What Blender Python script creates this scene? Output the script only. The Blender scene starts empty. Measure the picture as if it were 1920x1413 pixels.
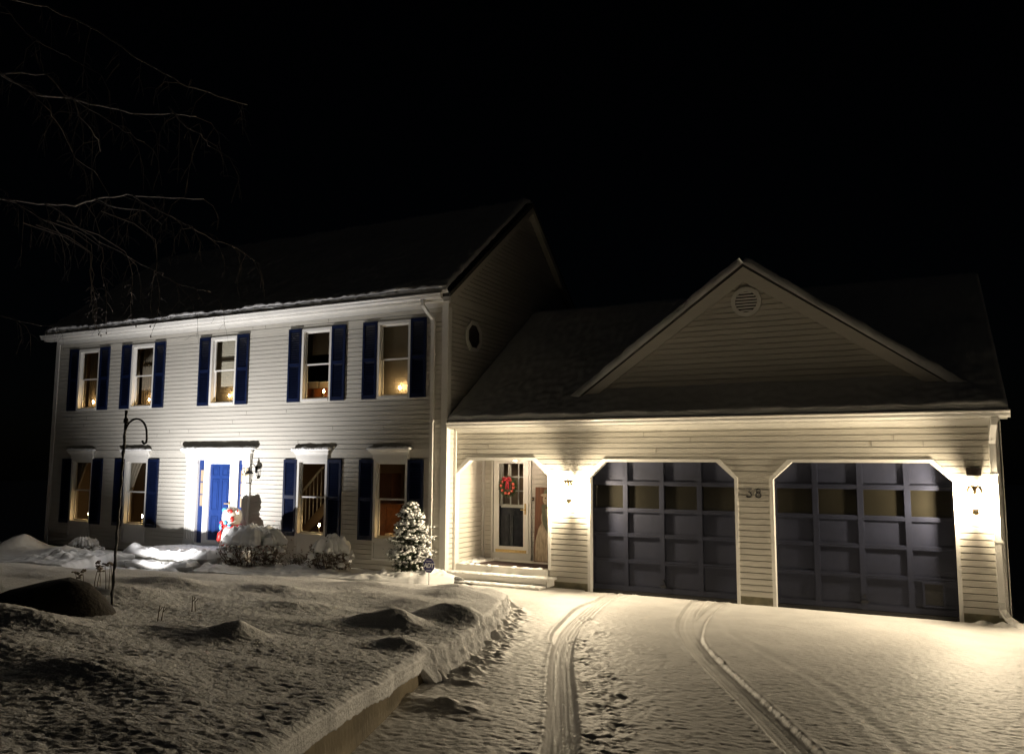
import bpy, bmesh, math, random
import numpy as np
from mathutils import Vector, Matrix
R = math.radians
scene = bpy.context.scene
col = scene.collection
rng = random.Random(7)

# ------------------------------------------------------------------ noise
def _hash(ix, iy, seed):
    h = (ix.astype(np.int64) * 374761393 + iy.astype(np.int64) * 668265263 + seed * 1274126177) & 0xFFFFFFFF
    h = ((h ^ (h >> 13)) * 1103515245) & 0xFFFFFFFF
    h = ((h ^ (h >> 16)) * 2246822519) & 0xFFFFFFFF
    return ((h ^ (h >> 15)) & 0xFFFF) / 65535.0

def pnoise(x, y, seed=0):
    """2D gradient noise, about -0.7..0.7"""
    x = np.asarray(x, float); y = np.asarray(y, float)
    ix = np.floor(x); iy = np.floor(y); fx = x - ix; fy = y - iy
    u = fx * fx * fx * (fx * (fx * 6 - 15) + 10); v = fy * fy * fy * (fy * (fy * 6 - 15) + 10)
    def g(dx, dy):
        a = _hash(ix + dx, iy + dy, seed) * 2 * math.pi
        return np.cos(a) * (fx - dx) + np.sin(a) * (fy - dy)
    n0 = g(0, 0) * (1 - u) + g(1, 0) * u
    n1 = g(0, 1) * (1 - u) + g(1, 1) * u
    return n0 * (1 - v) + n1 * v

def fbm(x, y, f, octs=3, gain=.5, seed=0):
    s = 0; a = 1.0
    for o in range(octs):
        s = s + a * pnoise(np.asarray(x) * f + 17.3 * o, np.asarray(y) * f - 9.1 * o, seed + o); f *= 2.03; a *= gain
    return s

def sstep(a, b, x):
    t = np.clip((x - a) / (b - a), 0, 1); return t * t * (3 - 2 * t)

# ------------------------------------------------------------------ materials
M = {}
def mat(name, colr, rough=.5, metal=0., var=None, bump=None, spec=.5, emit=None, coat=0., stretch=None):
    m = bpy.data.materials.new(name); m.use_nodes = True
    nt = m.node_tree; b = nt.nodes['Principled BSDF']
    b.inputs['Base Color'].default_value = (*colr, 1); b.inputs['Roughness'].default_value = rough
    b.inputs['Metallic'].default_value = metal; b.inputs['Specular IOR Level'].default_value = spec
    b.inputs['Coat Weight'].default_value = coat
    tc = nt.nodes.new('ShaderNodeTexCoord'); src = tc.outputs['Object']
    if stretch:
        mp = nt.nodes.new('ShaderNodeMapping'); mp.inputs['Scale'].default_value = stretch
        nt.links.new(src, mp.inputs['Vector']); src = mp.outputs['Vector']
    if var:
        sc, amt = var
        n = nt.nodes.new('ShaderNodeTexNoise'); n.inputs['Scale'].default_value = sc; n.inputs['Detail'].default_value = 5
        nt.links.new(src, n.inputs['Vector'])
        rp = nt.nodes.new('ShaderNodeValToRGB')
        rp.color_ramp.elements[0].position = .3; rp.color_ramp.elements[1].position = .7
        rp.color_ramp.elements[0].color = (*[max(0, c * (1 - amt)) for c in colr], 1)
        rp.color_ramp.elements[1].color = (*[min(1, c * (1 + amt)) for c in colr], 1)
        nt.links.new(n.outputs['Fac'], rp.inputs['Fac']); nt.links.new(rp.outputs['Color'], b.inputs['Base Color'])
    if bump:
        sc, st, dist = bump
        n = nt.nodes.new('ShaderNodeTexNoise'); n.inputs['Scale'].default_value = sc; n.inputs['Detail'].default_value = 4
        nt.links.new(src, n.inputs['Vector'])
        bp = nt.nodes.new('ShaderNodeBump'); bp.inputs['Strength'].default_value = st; bp.inputs['Distance'].default_value = dist
        nt.links.new(n.outputs['Fac'], bp.inputs['Height']); nt.links.new(bp.outputs['Normal'], b.inputs['Normal'])
    if emit:
        b.inputs['Emission Color'].default_value = (*emit[0], 1); b.inputs['Emission Strength'].default_value = emit[1]
    M[name] = m; return m

def glass(name, tint, gloss):
    m = bpy.data.materials.new(name); m.use_nodes = True; nt = m.node_tree; nt.nodes.clear()
    o = nt.nodes.new('ShaderNodeOutputMaterial'); mx = nt.nodes.new('ShaderNodeMixShader')
    t = nt.nodes.new('ShaderNodeBsdfTransparent'); g = nt.nodes.new('ShaderNodeBsdfGlossy')
    lw = nt.nodes.new('ShaderNodeLayerWeight'); lw.inputs['Blend'].default_value = gloss
    t.inputs['Color'].default_value = (*tint, 1); g.inputs['Roughness'].default_value = .03
    nt.links.new(lw.outputs['Fresnel'], mx.inputs['Fac']); nt.links.new(t.outputs[0], mx.inputs[1]); nt.links.new(g.outputs[0], mx.inputs[2])
    nt.links.new(mx.outputs[0], o.inputs['Surface']); M[name] = m; return m

mat('siding', (.51, .49, .44), .42, var=(1.3, .05), bump=(26, .05, .01), stretch=(1, 1, 6))
mat('trim', (.64, .63, .60), .4, var=(3, .04))
mat('gutter', (.66, .65, .62), .3, var=(2, .06))
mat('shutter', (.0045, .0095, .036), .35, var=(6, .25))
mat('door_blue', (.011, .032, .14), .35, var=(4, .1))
mat('garage_paint', (.0132, .0158, .0305), .55, spec=.25, var=(2.5, .18), bump=(40, .06, .01))
mat('concrete', (.20, .185, .125), .85, var=(5, .3), bump=(30, .3, .02))
mat('wall_concrete', (.27, .225, .15), .85, var=(2.2, .35), bump=(24, .35, .02), stretch=(1, 1, .5))
mat('shingle', (.05, .048, .045), .9, var=(12, .4), bump=(30, .4, .02))
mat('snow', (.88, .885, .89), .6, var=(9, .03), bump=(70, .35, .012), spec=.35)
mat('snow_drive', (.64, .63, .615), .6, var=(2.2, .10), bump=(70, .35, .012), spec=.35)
mat('snow_fluffy', (.91, .91, .915), .7, var=(7, .04), bump=(48, .55, .02), spec=.3)
mat('boulder', (.034, .028, .022), .9, var=(5, .5), bump=(22, .5, .03))
mat('brass', (.55, .39, .16), .38, .6, var=(20, .15))
mat('bronze', (.30, .22, .12), .5, .3, var=(20, .2))
mat('black_iron', (.012, .012, .013), .5, .4, bump=(60, .3, .004))
mat('dark_box', (.035, .025, .022), .5)
mat('interior_tan', (.30, .225, .15), .85, var=(2, .08))
mat('interior_grey', (.30, .28, .24), .85, var=(2, .06))
mat('interior_brown', (.10, .045, .025), .6, var=(3, .25))
mat('interior_dark', (.06, .05, .04), .9, var=(3, .2))
mat('garage_inside', (.16, .14, .085), .9, var=(2, .2))
mat('blind', (.42, .38, .31), .7, var=(2, .05))
mat('curtain', (.21, .175, .135), .85, var=(4, .1))
mat('wood_orange', (.30, .10, .03), .5, var=(7, .3))
mat('cardboard', (.55, .45, .33), .8, var=(5, .1))
mat('white_paint', (.78, .77, .74), .4)
mat('candle_wax', (.75, .68, .52), .5)
mat('flame', (1, .7, .35), .5, emit=((1, .64, .28), 230))
mat('lantern_bulb', (1, .85, .6), .5, emit=((1, .83, .59), 5000))
mat('porch_bulb', (1, .85, .7), .5, emit=((1, .76, .57), 50))
mat('doorway_glow', (1, .7, .4), .5, emit=((1, .62, .30), 2.5))  # glow that stands in for a lit doorway deep in the room
mat('spot_lens', (1, 1, 1), .3, emit=((1, .98, .96), 60))
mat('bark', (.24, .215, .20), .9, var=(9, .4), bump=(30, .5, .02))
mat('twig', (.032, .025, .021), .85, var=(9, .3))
mat('shrub_twig', (.13, .095, .07), .85, var=(9, .3))
mat('leaf_brown', (.19, .155, .12), .7, var=(9, .5))
mat('leaf_green', (.030, .045, .020), .7, var=(9, .5))
mat('wreath_green', (.030, .060, .018), .7, var=(30, .5))
mat('ornament', (.55, .09, .06), .25, coat=.5, var=(12, .2))
mat('ribbon', (.60, .035, .06), .45)
mat('board_wood', (.15, .065, .035), .75, var=(4, .4), stretch=(6, 6, .5))
mat('board_white', (.42, .34, .25), .8, var=(9, .35), stretch=(4, 4, .7))
mat('board_dark', (.045, .03, .025), .8)
mat('board_green', (.12, .13, .085), .8, var=(12, .3))
mat('doormat', (.035, .018, .016), .95, bump=(90, .6, .01))
mat('sign_blue', (.035, .035, .155), .45)
mat('sign_white', (.75, .75, .78), .45)
mat('plastic_white', (.62, .57, .50), .4, var=(6, .08))
mat('plastic_red', (.55, .025, .02), .4, var=(8, .2))
mat('plastic_blue', (.06, .28, .55), .4, var=(8, .2))
glass('window_glass', (.93, .95, .93), .12)
glass('lantern_glass', (.97, .95, .90), .06)
glass('storm_glass', (.90, .91, .90), .22)
mat('garage_glass', (.0125, .0115, .0085), .2, var=(1.5, .25))

# ------------------------------------------------------------------ mesh builder
class MB:
    def __init__(s): s.v = []; s.f = []; s.mi = []; s.sm = []; s.m = 0; s.smooth = False
    def add(s, vs, fs, smooth=None):
        o = len(s.v); s.v += [tuple(p) for p in vs]
        for f in fs: s.f.append(tuple(i + o for i in f)); s.mi.append(s.m); s.sm.append(s.smooth if smooth is None else smooth)
        return s
    def box(s, x0, x1, y0, y1, z0, z1):
        if x0 > x1: x0, x1 = x1, x0
        if y0 > y1: y0, y1 = y1, y0
        if z0 > z1: z0, z1 = z1, z0
        vs = [(x0, y0, z0), (x1, y0, z0), (x1, y1, z0), (x0, y1, z0), (x0, y0, z1), (x1, y0, z1), (x1, y1, z1), (x0, y1, z1)]
        return s.add(vs, [(0, 3, 2, 1), (4, 5, 6, 7), (0, 1, 5, 4), (1, 2, 6, 5), (2, 3, 7, 6), (3, 0, 4, 7)], False)
    def quad(s, a, b, c, d): return s.add([a, b, c, d], [(0, 1, 2, 3)], False)
    def prism(s, poly, axis, a, b):
        """poly in the two other axes, extruded along axis from a to b"""
        n = len(poly)
        def P(p, t): return (t, p[0], p[1]) if axis == 0 else ((p[0], t, p[1]) if axis == 1 else (p[0], p[1], t))
        vs = [P(p, a) for p in poly] + [P(p, b) for p in poly]
        fs = [tuple(range(n)), tuple(range(2 * n - 1, n - 1, -1))]
        for i in range(n): j = (i + 1) % n; fs.append((i, i + n, j + n, j))
        return s.add(vs, fs, False)
    def tube(s, pts, rad, n=6, cap=True, smooth=True):
        pts = [Vector(p) for p in pts]
        if not hasattr(rad, '__len__'): rad = [rad] * len(pts)
        vs = []; fs = []
        up = Vector((.13, .21, 1)).normalized()
        for i, p in enumerate(pts):
            d = (pts[min(i + 1, len(pts) - 1)] - pts[max(i - 1, 0)])
            if d.length < 1e-9: d = Vector((0, 0, 1))
            d.normalize(); a = d.cross(up)
            if a.length < .05: a = d.cross(Vector((1, 0, 0)))
            a.normalize(); b = d.cross(a)
            for k in range(n):
                t = 2 * math.pi * k / n
                vs.append(p + (a * math.cos(t) + b * math.sin(t)) * rad[i])
        for i in range(len(pts) - 1):
            for k in range(n):
                k2 = (k + 1) % n
                fs.append((i * n + k, i * n + k2, (i + 1) * n + k2, (i + 1) * n + k))
        if cap: fs.append(tuple(range(n - 1, -1, -1))); fs.append(tuple((len(pts) - 1) * n + k for k in range(n)))
        return s.add(vs, fs, smooth)
    def lathe(s, prof, c, n=16, axis=2, smooth=True):
        vs = []; fs = []
        for r, h in prof:
            for k in range(n):
                t = 2 * math.pi * k / n; q = (r * math.cos(t), r * math.sin(t), h)
                if axis == 1: q = (q[0], q[2], q[1])
                vs.append((c[0] + q[0], c[1] + q[1], c[2] + q[2]))
        for i in range(len(prof) - 1):
            for k in range(n): k2 = (k + 1) % n; fs.append((i * n + k, i * n + k2, (i + 1) * n + k2, (i + 1) * n + k))
        fs.append(tuple(range(n - 1, -1, -1))); fs.append(tuple((len(prof) - 1) * n + k for k in range(n)))
        return s.add(vs, fs, smooth)
    def blob(s, c, r, sub=2, amp=.15, seed=0, flat=None):
        vs0, fs0 = ICO[sub]; V = vs0
        n = pnoise(V[:, 0] * 2.1 + seed * 3.7 + V[:, 2] * .9, V[:, 1] * 2.1 - V[:, 2] * 1.7 + seed, seed) + \
            .5 * pnoise(V[:, 0] * 4.6 + V[:, 2] * 3, V[:, 1] * 4.6 + seed * 1.3 - V[:, 2] * 2, seed + 5)
        W = V * (1 + amp * 2 * n)[:, None]
        if flat is not None: W[:, 2] = np.where(W[:, 2] < flat, flat + (W[:, 2] - flat) * .15, W[:, 2])
        W = W * np.array(r) + np.array(c)
        return s.add([tuple(p) for p in W], fs0, True)
    def build(s, name, mats, parent=None, base=None):
        me = bpy.data.meshes.new(name)
        if parent is not None and base is None: base = BASE.get(parent.name, (0, 0, 0))
        base = base or (0, 0, 0)
        me.from_pydata([(p[0] - base[0], p[1] - base[1], p[2] - base[2]) for p in s.v], [], s.f)
        if isinstance(mats, str): mats = [mats]
        for m in mats: me.materials.append(M[m])
        me.polygons.foreach_set('material_index', s.mi); me.polygons.foreach_set('use_smooth', s.sm)
        me.update()
        o = bpy.data.objects.new(name, me); col.objects.link(o)
        if parent is not None: o.parent = parent
        else: o.location = base
        BASE[o.name] = base
        return o
BASE = {}
ICO = {}
for sub in (1, 2, 3):
    bm = bmesh.new(); bmesh.ops.create_icosphere(bm, subdivisions=sub, radius=1)
    ICO[sub] = (np.array([v.co[:] for v in bm.verts]), [tuple(v.index for v in f.verts) for f in bm.faces]); bm.free()

def tag(o, label=None, cat=None, group=None, kind=None):
    if label: o['label'] = label
    if cat: o['category'] = cat
    if group: o['group'] = group
    if kind: o['kind'] = kind
    return o
def thing(name, loc, label, cat, group=None):
    o = bpy.data.objects.new(name, None); col.objects.link(o); o.location = loc; o.empty_display_size = .2
    BASE[o.name] = tuple(loc); return tag(o, label, cat, group)

def grid_mesh(name, X, Y, Z, matname):
    """structured grid (rows x cols arrays) -> smooth mesh object"""
    nr, nc = X.shape
    me = bpy.data.meshes.new(name)
    co = np.stack([X, Y, Z], -1).reshape(-1, 3).astype(np.float32)
    idx = np.arange(nr * nc).reshape(nr, nc)
    q = np.stack([idx[:-1, :-1], idx[:-1, 1:], idx[1:, 1:], idx[1:, :-1]], -1).reshape(-1, 4).astype(np.int32)
    me.vertices.add(len(co)); me.vertices.foreach_set('co', co.ravel())
    me.loops.add(q.size); me.loops.foreach_set('vertex_index', q.ravel())
    me.polygons.add(len(q)); me.polygons.foreach_set('loop_start', np.arange(0, q.size, 4, dtype=np.int32))
    me.polygons.foreach_set('use_smooth', np.ones(len(q), dtype=bool))
    me.materials.append(M[matname]); me.update(calc_edges=True); me.validate()
    o = bpy.data.objects.new(name, me); col.objects.link(o); return o

# ------------------------------------------------------------------ GROUND
def gdrive(y): return -.04 + .054 * (.3 - y)
XE_Y = [-13, -9.66, -7.93, -6.9, -5.42, -3.62, -2.9, -2.3, -1.8]
XE_X = [6.60, 5.33, 4.67, 4.47, 3.97, 3.25, 2.86, 2.30, 1.5]
def xe(y): return np.interp(y, XE_Y, XE_X)
def yl(x): return np.interp(x, [-16, -5.8, -2.8, -.4, 1.3, 2.3, 2.9, 7], [-7.2, -5.3, -4.45, -3.35, -2.8, -2.45, -2.3, -2.3])
def ybed(x): return np.interp(x, [-16, -9.3, -5.5, -2.6, -.6, .2, .7], [-4.2, -3.35, -2.62, -2.2, -1.65, -1.15, -.6])
def pathz(x, y): return .015 + (gdrive(y) - .015) * sstep(-.5, 2.6, x)

def poly_dist(x, y, pts):
    """(distance, signed lateral, along) to a polyline"""
    best = np.full(x.shape, 1e9); lat = np.zeros(x.shape); alo = np.zeros(x.shape); acc = 0
    for (ax, ay), (bx, by) in zip(pts[:-1], pts[1:]):
        dx, dy = bx - ax, by - ay; L = math.hypot(dx, dy)
        t = np.clip(((x - ax) * dx + (y - ay) * dy) / L ** 2, 0, 1)
        px, py = ax + t * dx, ay + t * dy; d = np.hypot(x - px, y - py)
        sl = ((x - ax) * dy - (y - ay) * dx) / L
        m = d < best; best = np.where(m, d, best); lat = np.where(m, np.sign(sl) * d, lat); alo = np.where(m, acc + t * L, alo); acc += L
    return best, lat, alo
def smooth_poly(p, n=5):
    p = [np.array(q, float) for q in p]; out = []
    for i in range(len(p) - 1):
        p0 = p[max(i - 1, 0)]; p1 = p[i]; p2 = p[i + 1]; p3 = p[min(i + 2, len(p) - 1)]
        for k in range(n):
            t = k / n
            out.append(tuple(.5 * (2 * p1 + (p2 - p0) * t + (2 * p0 - 5 * p1 + 4 * p2 - p3) * t * t + (3 * p1 - p0 - 3 * p2 + p3) * t ** 3)))
    out.append(tuple(p[-1])); return out
TL = smooth_poly([(6.9, -10.2), (6.42, -8.97), (6.10, -8.2), (5.68, -7.25), (5.2, -6.14), (4.73, -4.9), (4.35, -3.63), (3.94, -1.88), (3.58, -.16), (3.5, .3)])
TL2 = smooth_poly([(5.0, -5.6), (4.62, -4.9), (4.22, -3.6), (3.86, -2.2), (3.75, -.9), (3.82, .3)])
TR = smooth_poly([(8.7, -10), (8.2, -9), (7.8, -8.1), (7.39, -7.18), (6.77, -5.83), (6.2, -4.48), (5.73, -3.14), (5.37, -1.5), (5.1, .3)])
TR2 = smooth_poly([(6.6, -5.3), (6.2, -4.45), (5.88, -3.14), (5.62, -1.5), (5.5, .3)])
T3 = smooth_poly([(9.3, -9.6), (8.41, -7.71), (7.82, -6.04), (7.01, -4.49), (6.33, -3.22), (5.8, -1.2), (5.75, .2)])
FEET = [(4.25, -3.1, .2), (4.5, -3.5, .3), (4.98, -4.35, -.2), (4.95, -5.0, .5), (5.36, -5.62, .1), (5.42, -6.2, -.3), (5.95, -6.75, .4), (5.9, -7.15, 0), (6.3, -7.45, -.3),
        (6.25, -7.85, .2), (6.6, -8.3, 0), (6.5, -8.7, .3), (6.95, -9.2, .1), (3.3, -.9, .8), (3.6, -1.2, .2), (6.75, -2.2, 1.0), (2.7, -.9, .3), (3.0, -1.5, .6)]

def drive_h(x, y):
    z = gdrive(y) + .012 * fbm(x, y, .5, 2, seed=3)
    near = sstep(-.5, -5.5, y)                                     # deeper, fluffier snow away from the garage
    fl = .9 * fbm(x * .8, y * 1.3, 14, 3, .74, seed=11)
    fl = fl + .35 * np.abs(pnoise(x * 16, y * 22, 15))
    d1, l1, a1 = poly_dist(x, y, TL); d2, l2, a2 = poly_dist(x, y, TR); d3, l3, a3 = poly_dist(x, y, T3)
    d4, l4, a4 = poly_dist(x, y, TL2); d5, l5, a5 = poly_dist(x, y, TR2)
    wig = .012 * pnoise(x * 9, y * 9, 8)
    in1 = 1 - sstep(.095, .125, d1 + wig); in2 = 1 - sstep(.10, .13, d2 + wig)
    in4 = 1 - sstep(.075, .10, d4 + wig); in5 = 1 - sstep(.075, .10, d5 + wig)
    tracked = np.maximum(np.maximum(in1, in2), np.maximum(in4, in5))
    fl = fl + .35 * pnoise(x * 37, y * 50, 19)
    amp = (.0030 + .0052 * near)
    z = z + amp * fl * (1 - .85 * tracked)
    z = z + .03
    dep = .030 + .012 * near
    rid = .5 + .5 * np.cos(l1 * 2 * math.pi / .055)
    tread = .5 + .5 * np.sin(a1 * 2 * math.pi / .045 + 2.2 * np.sin(l1 * 60))
    z = z - in1 * (dep - .013 * rid - .010 * tread * rid)
    z = z - np.maximum(in4 - in1, 0) * .022
    z = z - in2 * (dep * .9 - .008 * (.5 + .5 * np.cos(l2 * 2 * math.pi / .07)) - .005 * (.5 + .5 * np.sin(a2 * 2 * math.pi / .05 + 2 * np.sin(l2 * 55))) - .004 * pnoise(x * 40, y * 40, 4)) - np.maximum(in5 - in2, 0) * .022
    # pushed-up rims
    for d, w in ((d1, .135), (d2, .14), (d4, .105), (d5, .105)):
        z = z + .012 * np.exp(-((d - w) / .03) ** 2) * (1 - tracked) * (.7 + .8 * pnoise(x * 12, y * 12, 21))
    z = z - .006 * np.exp(-(d3 / .05) ** 2) + .003 * np.exp(-((d3 - .11) / .04) ** 2)
    for fx, fy, fa in FEET:
        c, s = math.cos(fa + .4), math.sin(fa + .4)
        u = (x - fx) * c + (y - fy) * s; v = -(x - fx) * s + (y - fy) * c
        r = np.sqrt((u / .075) ** 2 + (v / .17) ** 2) + .35 * pnoise(x * 14, y * 14, 31)
        k = .45 if fy > -2.5 else 1
        z = z - k * .010 * (1 - sstep(.75, 1.1, r)) + k * .007 * np.exp(-((r - 1.35) / .3) ** 2) * (.6 + 1.3 * pnoise(x * 11, y * 11, 33))
    # scuffed line of boot drag between the prints
    df, lf, af = poly_dist(x, y, [(q[0], q[1]) for q in FEET[:13]])
    z = z + np.exp(-(df / .16) ** 2) * near * .012 * fbm(x, y, 10, 3, .7, seed=41)
    # crumbs under the snow bank
    db = x - xe(y)
    bank = np.exp(-((db - .12) / .22) ** 2) * (y > -7.7) * (y < -1.6)
    z = z + bank * (.03 + .15 * np.maximum(0, pnoise(x * 5.5, y * 5.5, 51)) + .04 * pnoise(x * 13, y * 13, 52))
    lump = np.exp(-(((x - 5.15) / .35) ** 2 + ((y + 8.45) / .16) ** 2))
    z = z + lump * (.05 + .16 * np.maximum(0, pnoise(x * 4 + .3, y * 6, 61)))
    # loose heap by the far downspout, bare strip under the garage doors
    hp = np.exp(-(((x - 9.75) / .55) ** 2 + ((y - .02) / .28) ** 2))
    z = z + hp * (.02 + .16 * np.maximum(0, pnoise(x * 5, y * 6, 71)) + .03 * pnoise(x * 14, y * 14, 72))
    z = z - .035 * sstep(.08, .24, y + .05 * pnoise(x * 3, y * 0 + 1, 77)) * (x > 2.9)
    # step-foot heap by the house corner
    hp = np.exp(-(((x - .1) / .8) ** 2 + ((y + .95) / .35) ** 2))
    z = z + hp * (.02 + .05 * pnoise(x * 6, y * 6, 73))
    return z

ys = np.concatenate([np.arange(-10.6, -5, .017), np.arange(-5, -2, .022), np.arange(-2, .46, .026)])
xs = np.concatenate([np.arange(.9, 10.3, .018), np.arange(10.3, 15, .08)])
X, Y = np.meshgrid(xs, ys)
Z = drive_h(X, Y)
path_side = sstep(1.6, .9, X)
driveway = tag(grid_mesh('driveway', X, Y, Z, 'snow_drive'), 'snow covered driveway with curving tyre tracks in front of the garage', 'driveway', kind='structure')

# lawn with its bank and wall edge
MOUNDS = [(2.97, -8.45, .20, .16, .17), (3.45, -6.75, .30, .22, .22), (3.80, -6.0, .33, .28, .22), (4.35, -7.85, .20, .15, .12), (2.3, -8.55, .55, .25, .10),
          (1.1, -9.3, .9, .35, .20), (.3, -9.9, .7, .5, .10), (1.7, -6.3, .5, .3, .14), (.4, -5.2, .6, .25, .13), (1.9, -4.8, .5, .3, .12), (2.6, -4.0, .4, .3, .13), (2.75, -5.2, .35, .3, .10),
          (-1.2, -5.6, .8, .3, .12), (2.2, -3.3, .35, .22, .13), (3.6, -10.4, .35, .3, .10), (2.5, -10.3, .4, .3, .10), (-.8, -6.9, .8, .5, .12), (1.0, -3.9, .5, .25, .10), (2.9, -3.35, .2, .2, .07)]
def lawn_h(x, y, s):
    """s = distance from the driveway edge"""
    z = np.interp(y, [-13, -11.22, -10.1, -9.2, -7.85, -6.95, -5.42, -3.6, -2.9, -2], [1.26, 1.08, .965, .85, .70, .645, .57, .46, .40, .33])
    z = z + .045 * fbm(x, y, .42, 2, .5, seed=101) * sstep(0, .8, s) + .040 * fbm(x * .75, y * 1.25, .95, 2, .45, seed=105) * sstep(0, .5, s)
    wx = x + .16 * fbm(x, y, 1.9, 2, .5, seed=108); wy = y + .12 * fbm(x, y, 2.1, 2, .5, seed=109)
    for mx, my, rx, ry, h in MOUNDS:
        z = z + .70 * h * np.exp(-(((wx - mx) / (1.12 * rx)) ** 2 + ((wy - my) / (1.12 * ry)) ** 2))
    near = sstep(-4.0, -8.5, y)
    fl = 1.05 * fbm(x * .8, y * 1.3, 14, 3, .64, seed=111) + .25 * np.abs(pnoise(x * 12, y * 17, 115))
    fl = fl + .35 * pnoise(x * 34, y * 47, 119)
    return z + (.0055 + .0048 * near) * fl
nv = 520
v = np.linspace(0, 1, nv) ** 1.12
s1 = np.concatenate([np.arange(0, 5, .019), np.arange(5, 9, .05), np.arange(9, 19, .16)])
S, Vv = np.meshgrid(s1, v)
Y = -12.6 + Vv * 9.6
for _ in range(5):
    X = xe(Y) - S; Y = -12.6 + Vv * (yl(X) + 12.6)
edgew = (.075 * fbm(Y * 1.0, Y * 0, 2.6, 4, .65, seed=121)) * sstep(-8.0, -7.6, Y) + .02 * fbm(Y, Y * 0, 2.2, 4, .6, seed=123)
X = X + edgew * np.exp(-S / .3)
Z = lawn_h(X, Y, S)
Z = Z - .018 * np.exp(-(S / .03) ** 2)                                   # rounded lip
yw = Y[:, 0]; xw = X[:, 0]; ztop = Z[:, 0]
inwall = sstep(-7.75, -8.05, yw)
thick = .115 + .03 * pnoise(yw * 1.6, yw * 0, 131) + .012 * pnoise(yw * 7, yw * 0, 132)
zbank = gdrive(yw) - .01
zbot = zbank * (1 - inwall) + np.maximum(zbank + .0, ztop - thick) * inwall
ns = 14; sk = []
for k in range(1, ns + 1):
    t = k / ns
    rough = .030 * fbm(yw * 3 + t * 1.0, np.full_like(yw, t * 1.8), 2.2, 3, .6, seed=141)
    out = (.11 * t ** 1.5 * (1 - inwall) + .02 * inwall) + rough * np.sin(math.pi * min(1, t * 1.2)) * (1.8 * (1 - inwall) + .15)
    sk.append((xw + out, yw + .0 * t, ztop * (1 - t) + zbot * t))
under = (xw - .2, yw, zbot + .0)
KX = np.stack([under[0]] + [q[0] for q in sk[::-1]], 1); KZ = np.stack([under[2]] + [q[2] for q in sk[::-1]], 1)
KY = np.stack([yw] * (ns + 1), 1)
X = np.concatenate([KX, X], 1); Y = np.concatenate([KY, Y], 1); Z = np.concatenate([KZ, Z], 1)
# far skirt down to the path
rows = []
for k in range(1, 7):
    t = k / 6; rr = .03 * pnoise(X[-1] * 2.5, X[-1] * 0 + t * 2, 151)
    rows.append((X[-1], Y[-1] + .10 * t + rr, Z[-1] * (1 - t) + (pathz(X[-1], Y[-1]) - .06) * t))
X = np.concatenate([X] + [q[0][None] for q in rows], 0); Y = np.concatenate([Y] + [q[1][None] for q in rows], 0); Z = np.concatenate([Z] + [q[2][None] for q in rows], 0)
tag(grid_mesh('snow_lawn', X[:, ::-1], Y[:, ::-1], Z[:, ::-1], 'snow_fluffy'), 'raised snow covered lawn with soft mounds left of the driveway', 'lawn', kind='structure')
# front walk
xs = np.arange(-15, 1.9, .03); ys = np.arange(-7.4, -.5, .03)
X, Y = np.meshgrid(xs, ys)
lum = np.maximum(0, pnoise(X * 3.1, Y * 4.2, 161)) * .13 + .05 * np.maximum(0, pnoise(X * 7, Y * 9, 162))
near_l = sstep(.75, .1, np.minimum(Y - yl(X), ybed(X) - Y))
Z = pathz(X, Y) + .02 + .020 * fbm(X, Y, 4, 4, .65, seed=165) + lum * (.25 + .75 * near_l) * (1 - .6 * sstep(-4.5, -1, X)) * (1 - sstep(.6, 1.7, X)) - .03 * sstep(1.1, 1.8, X)
tag(grid_mesh('front_walk', X, Y, Z, 'snow'), 'trodden snowy walk running along the house to the front steps', 'walk', kind='structure')
# planting bed along the house
def bed_h(x, y):
    z = .17 + .04 * fbm(x, y, .8, 2, seed=171) + .016 * fbm(x, y, 5, 4, .62, seed=172)
    for bx, by, rx, ry, h, lu in ((-8.1, -1.9, 1.0, .7, .10, .7), (-8.6, -2.5, 1.0, .6, .08, .8), (-4.6, -2.05, .8, .35, .12, .6), (-.05, -.95, .5, .3, .10, .7), (-.7, -1.25, .6, .4, .08, .8),
                                  (-11.5, -1.5, .45, .5, .35, .15), (-9.9, -1.5, .6, .4, .12, .4), (-3.4, -1.3, .8, .6, .07, .5), (-2.2, -1.2, .7, .5, .06, .5), (.25, -.65, .25, .25, .10, .8)):
        g = np.exp(-(((x - bx) / rx) ** 2 + ((y - by) / ry) ** 2))
        z = z + g * h + g * lu * (.20 * np.maximum(0, pnoise(x * 3.6, y * 3.6, 181)) + .10 * np.abs(pnoise(x * 7.5, y * 7.5, 182)) - .03)
    z = z - .42 * sstep(-7.7, -7.35, x) * sstep(-4.4, -4.75, x)
    z = z - .15 * sstep(-.55, -.15, y) * (1 - .5 * sstep(-2.6, -3.4, x) * sstep(-4.6, -3.6, x))        # scoured strip along the wall
    return z
xs = np.arange(-15, .66, .03); t = np.linspace(0, 1, 90)
X, T = np.meshgrid(xs, t); Y = ybed(X) + .04 * fbm(X, X * 0, 2.0, 3, seed=191) * (1 - T) + T * (.2 - ybed(X)); Z = bed_h(X, Y)
rows = []
for k in range(6, 0, -1):
    u = k / 6; rows.append((X[0], Y[0] - .05 * u, Z[0] * (1 - u) + (pathz(X[0], Y[0]) - .05) * u))
X = np.concatenate([q[0][None] for q in rows] + [X]); Y = np.concatenate([q[1][None] for q in rows] + [Y]); Z = np.concatenate([q[2][None] for q in rows] + [Z])
tag(grid_mesh('planting_bed', X, Y, Z, 'snow'), 'snow covered planting bed along the front of the house', 'bed', kind='structure')
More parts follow.
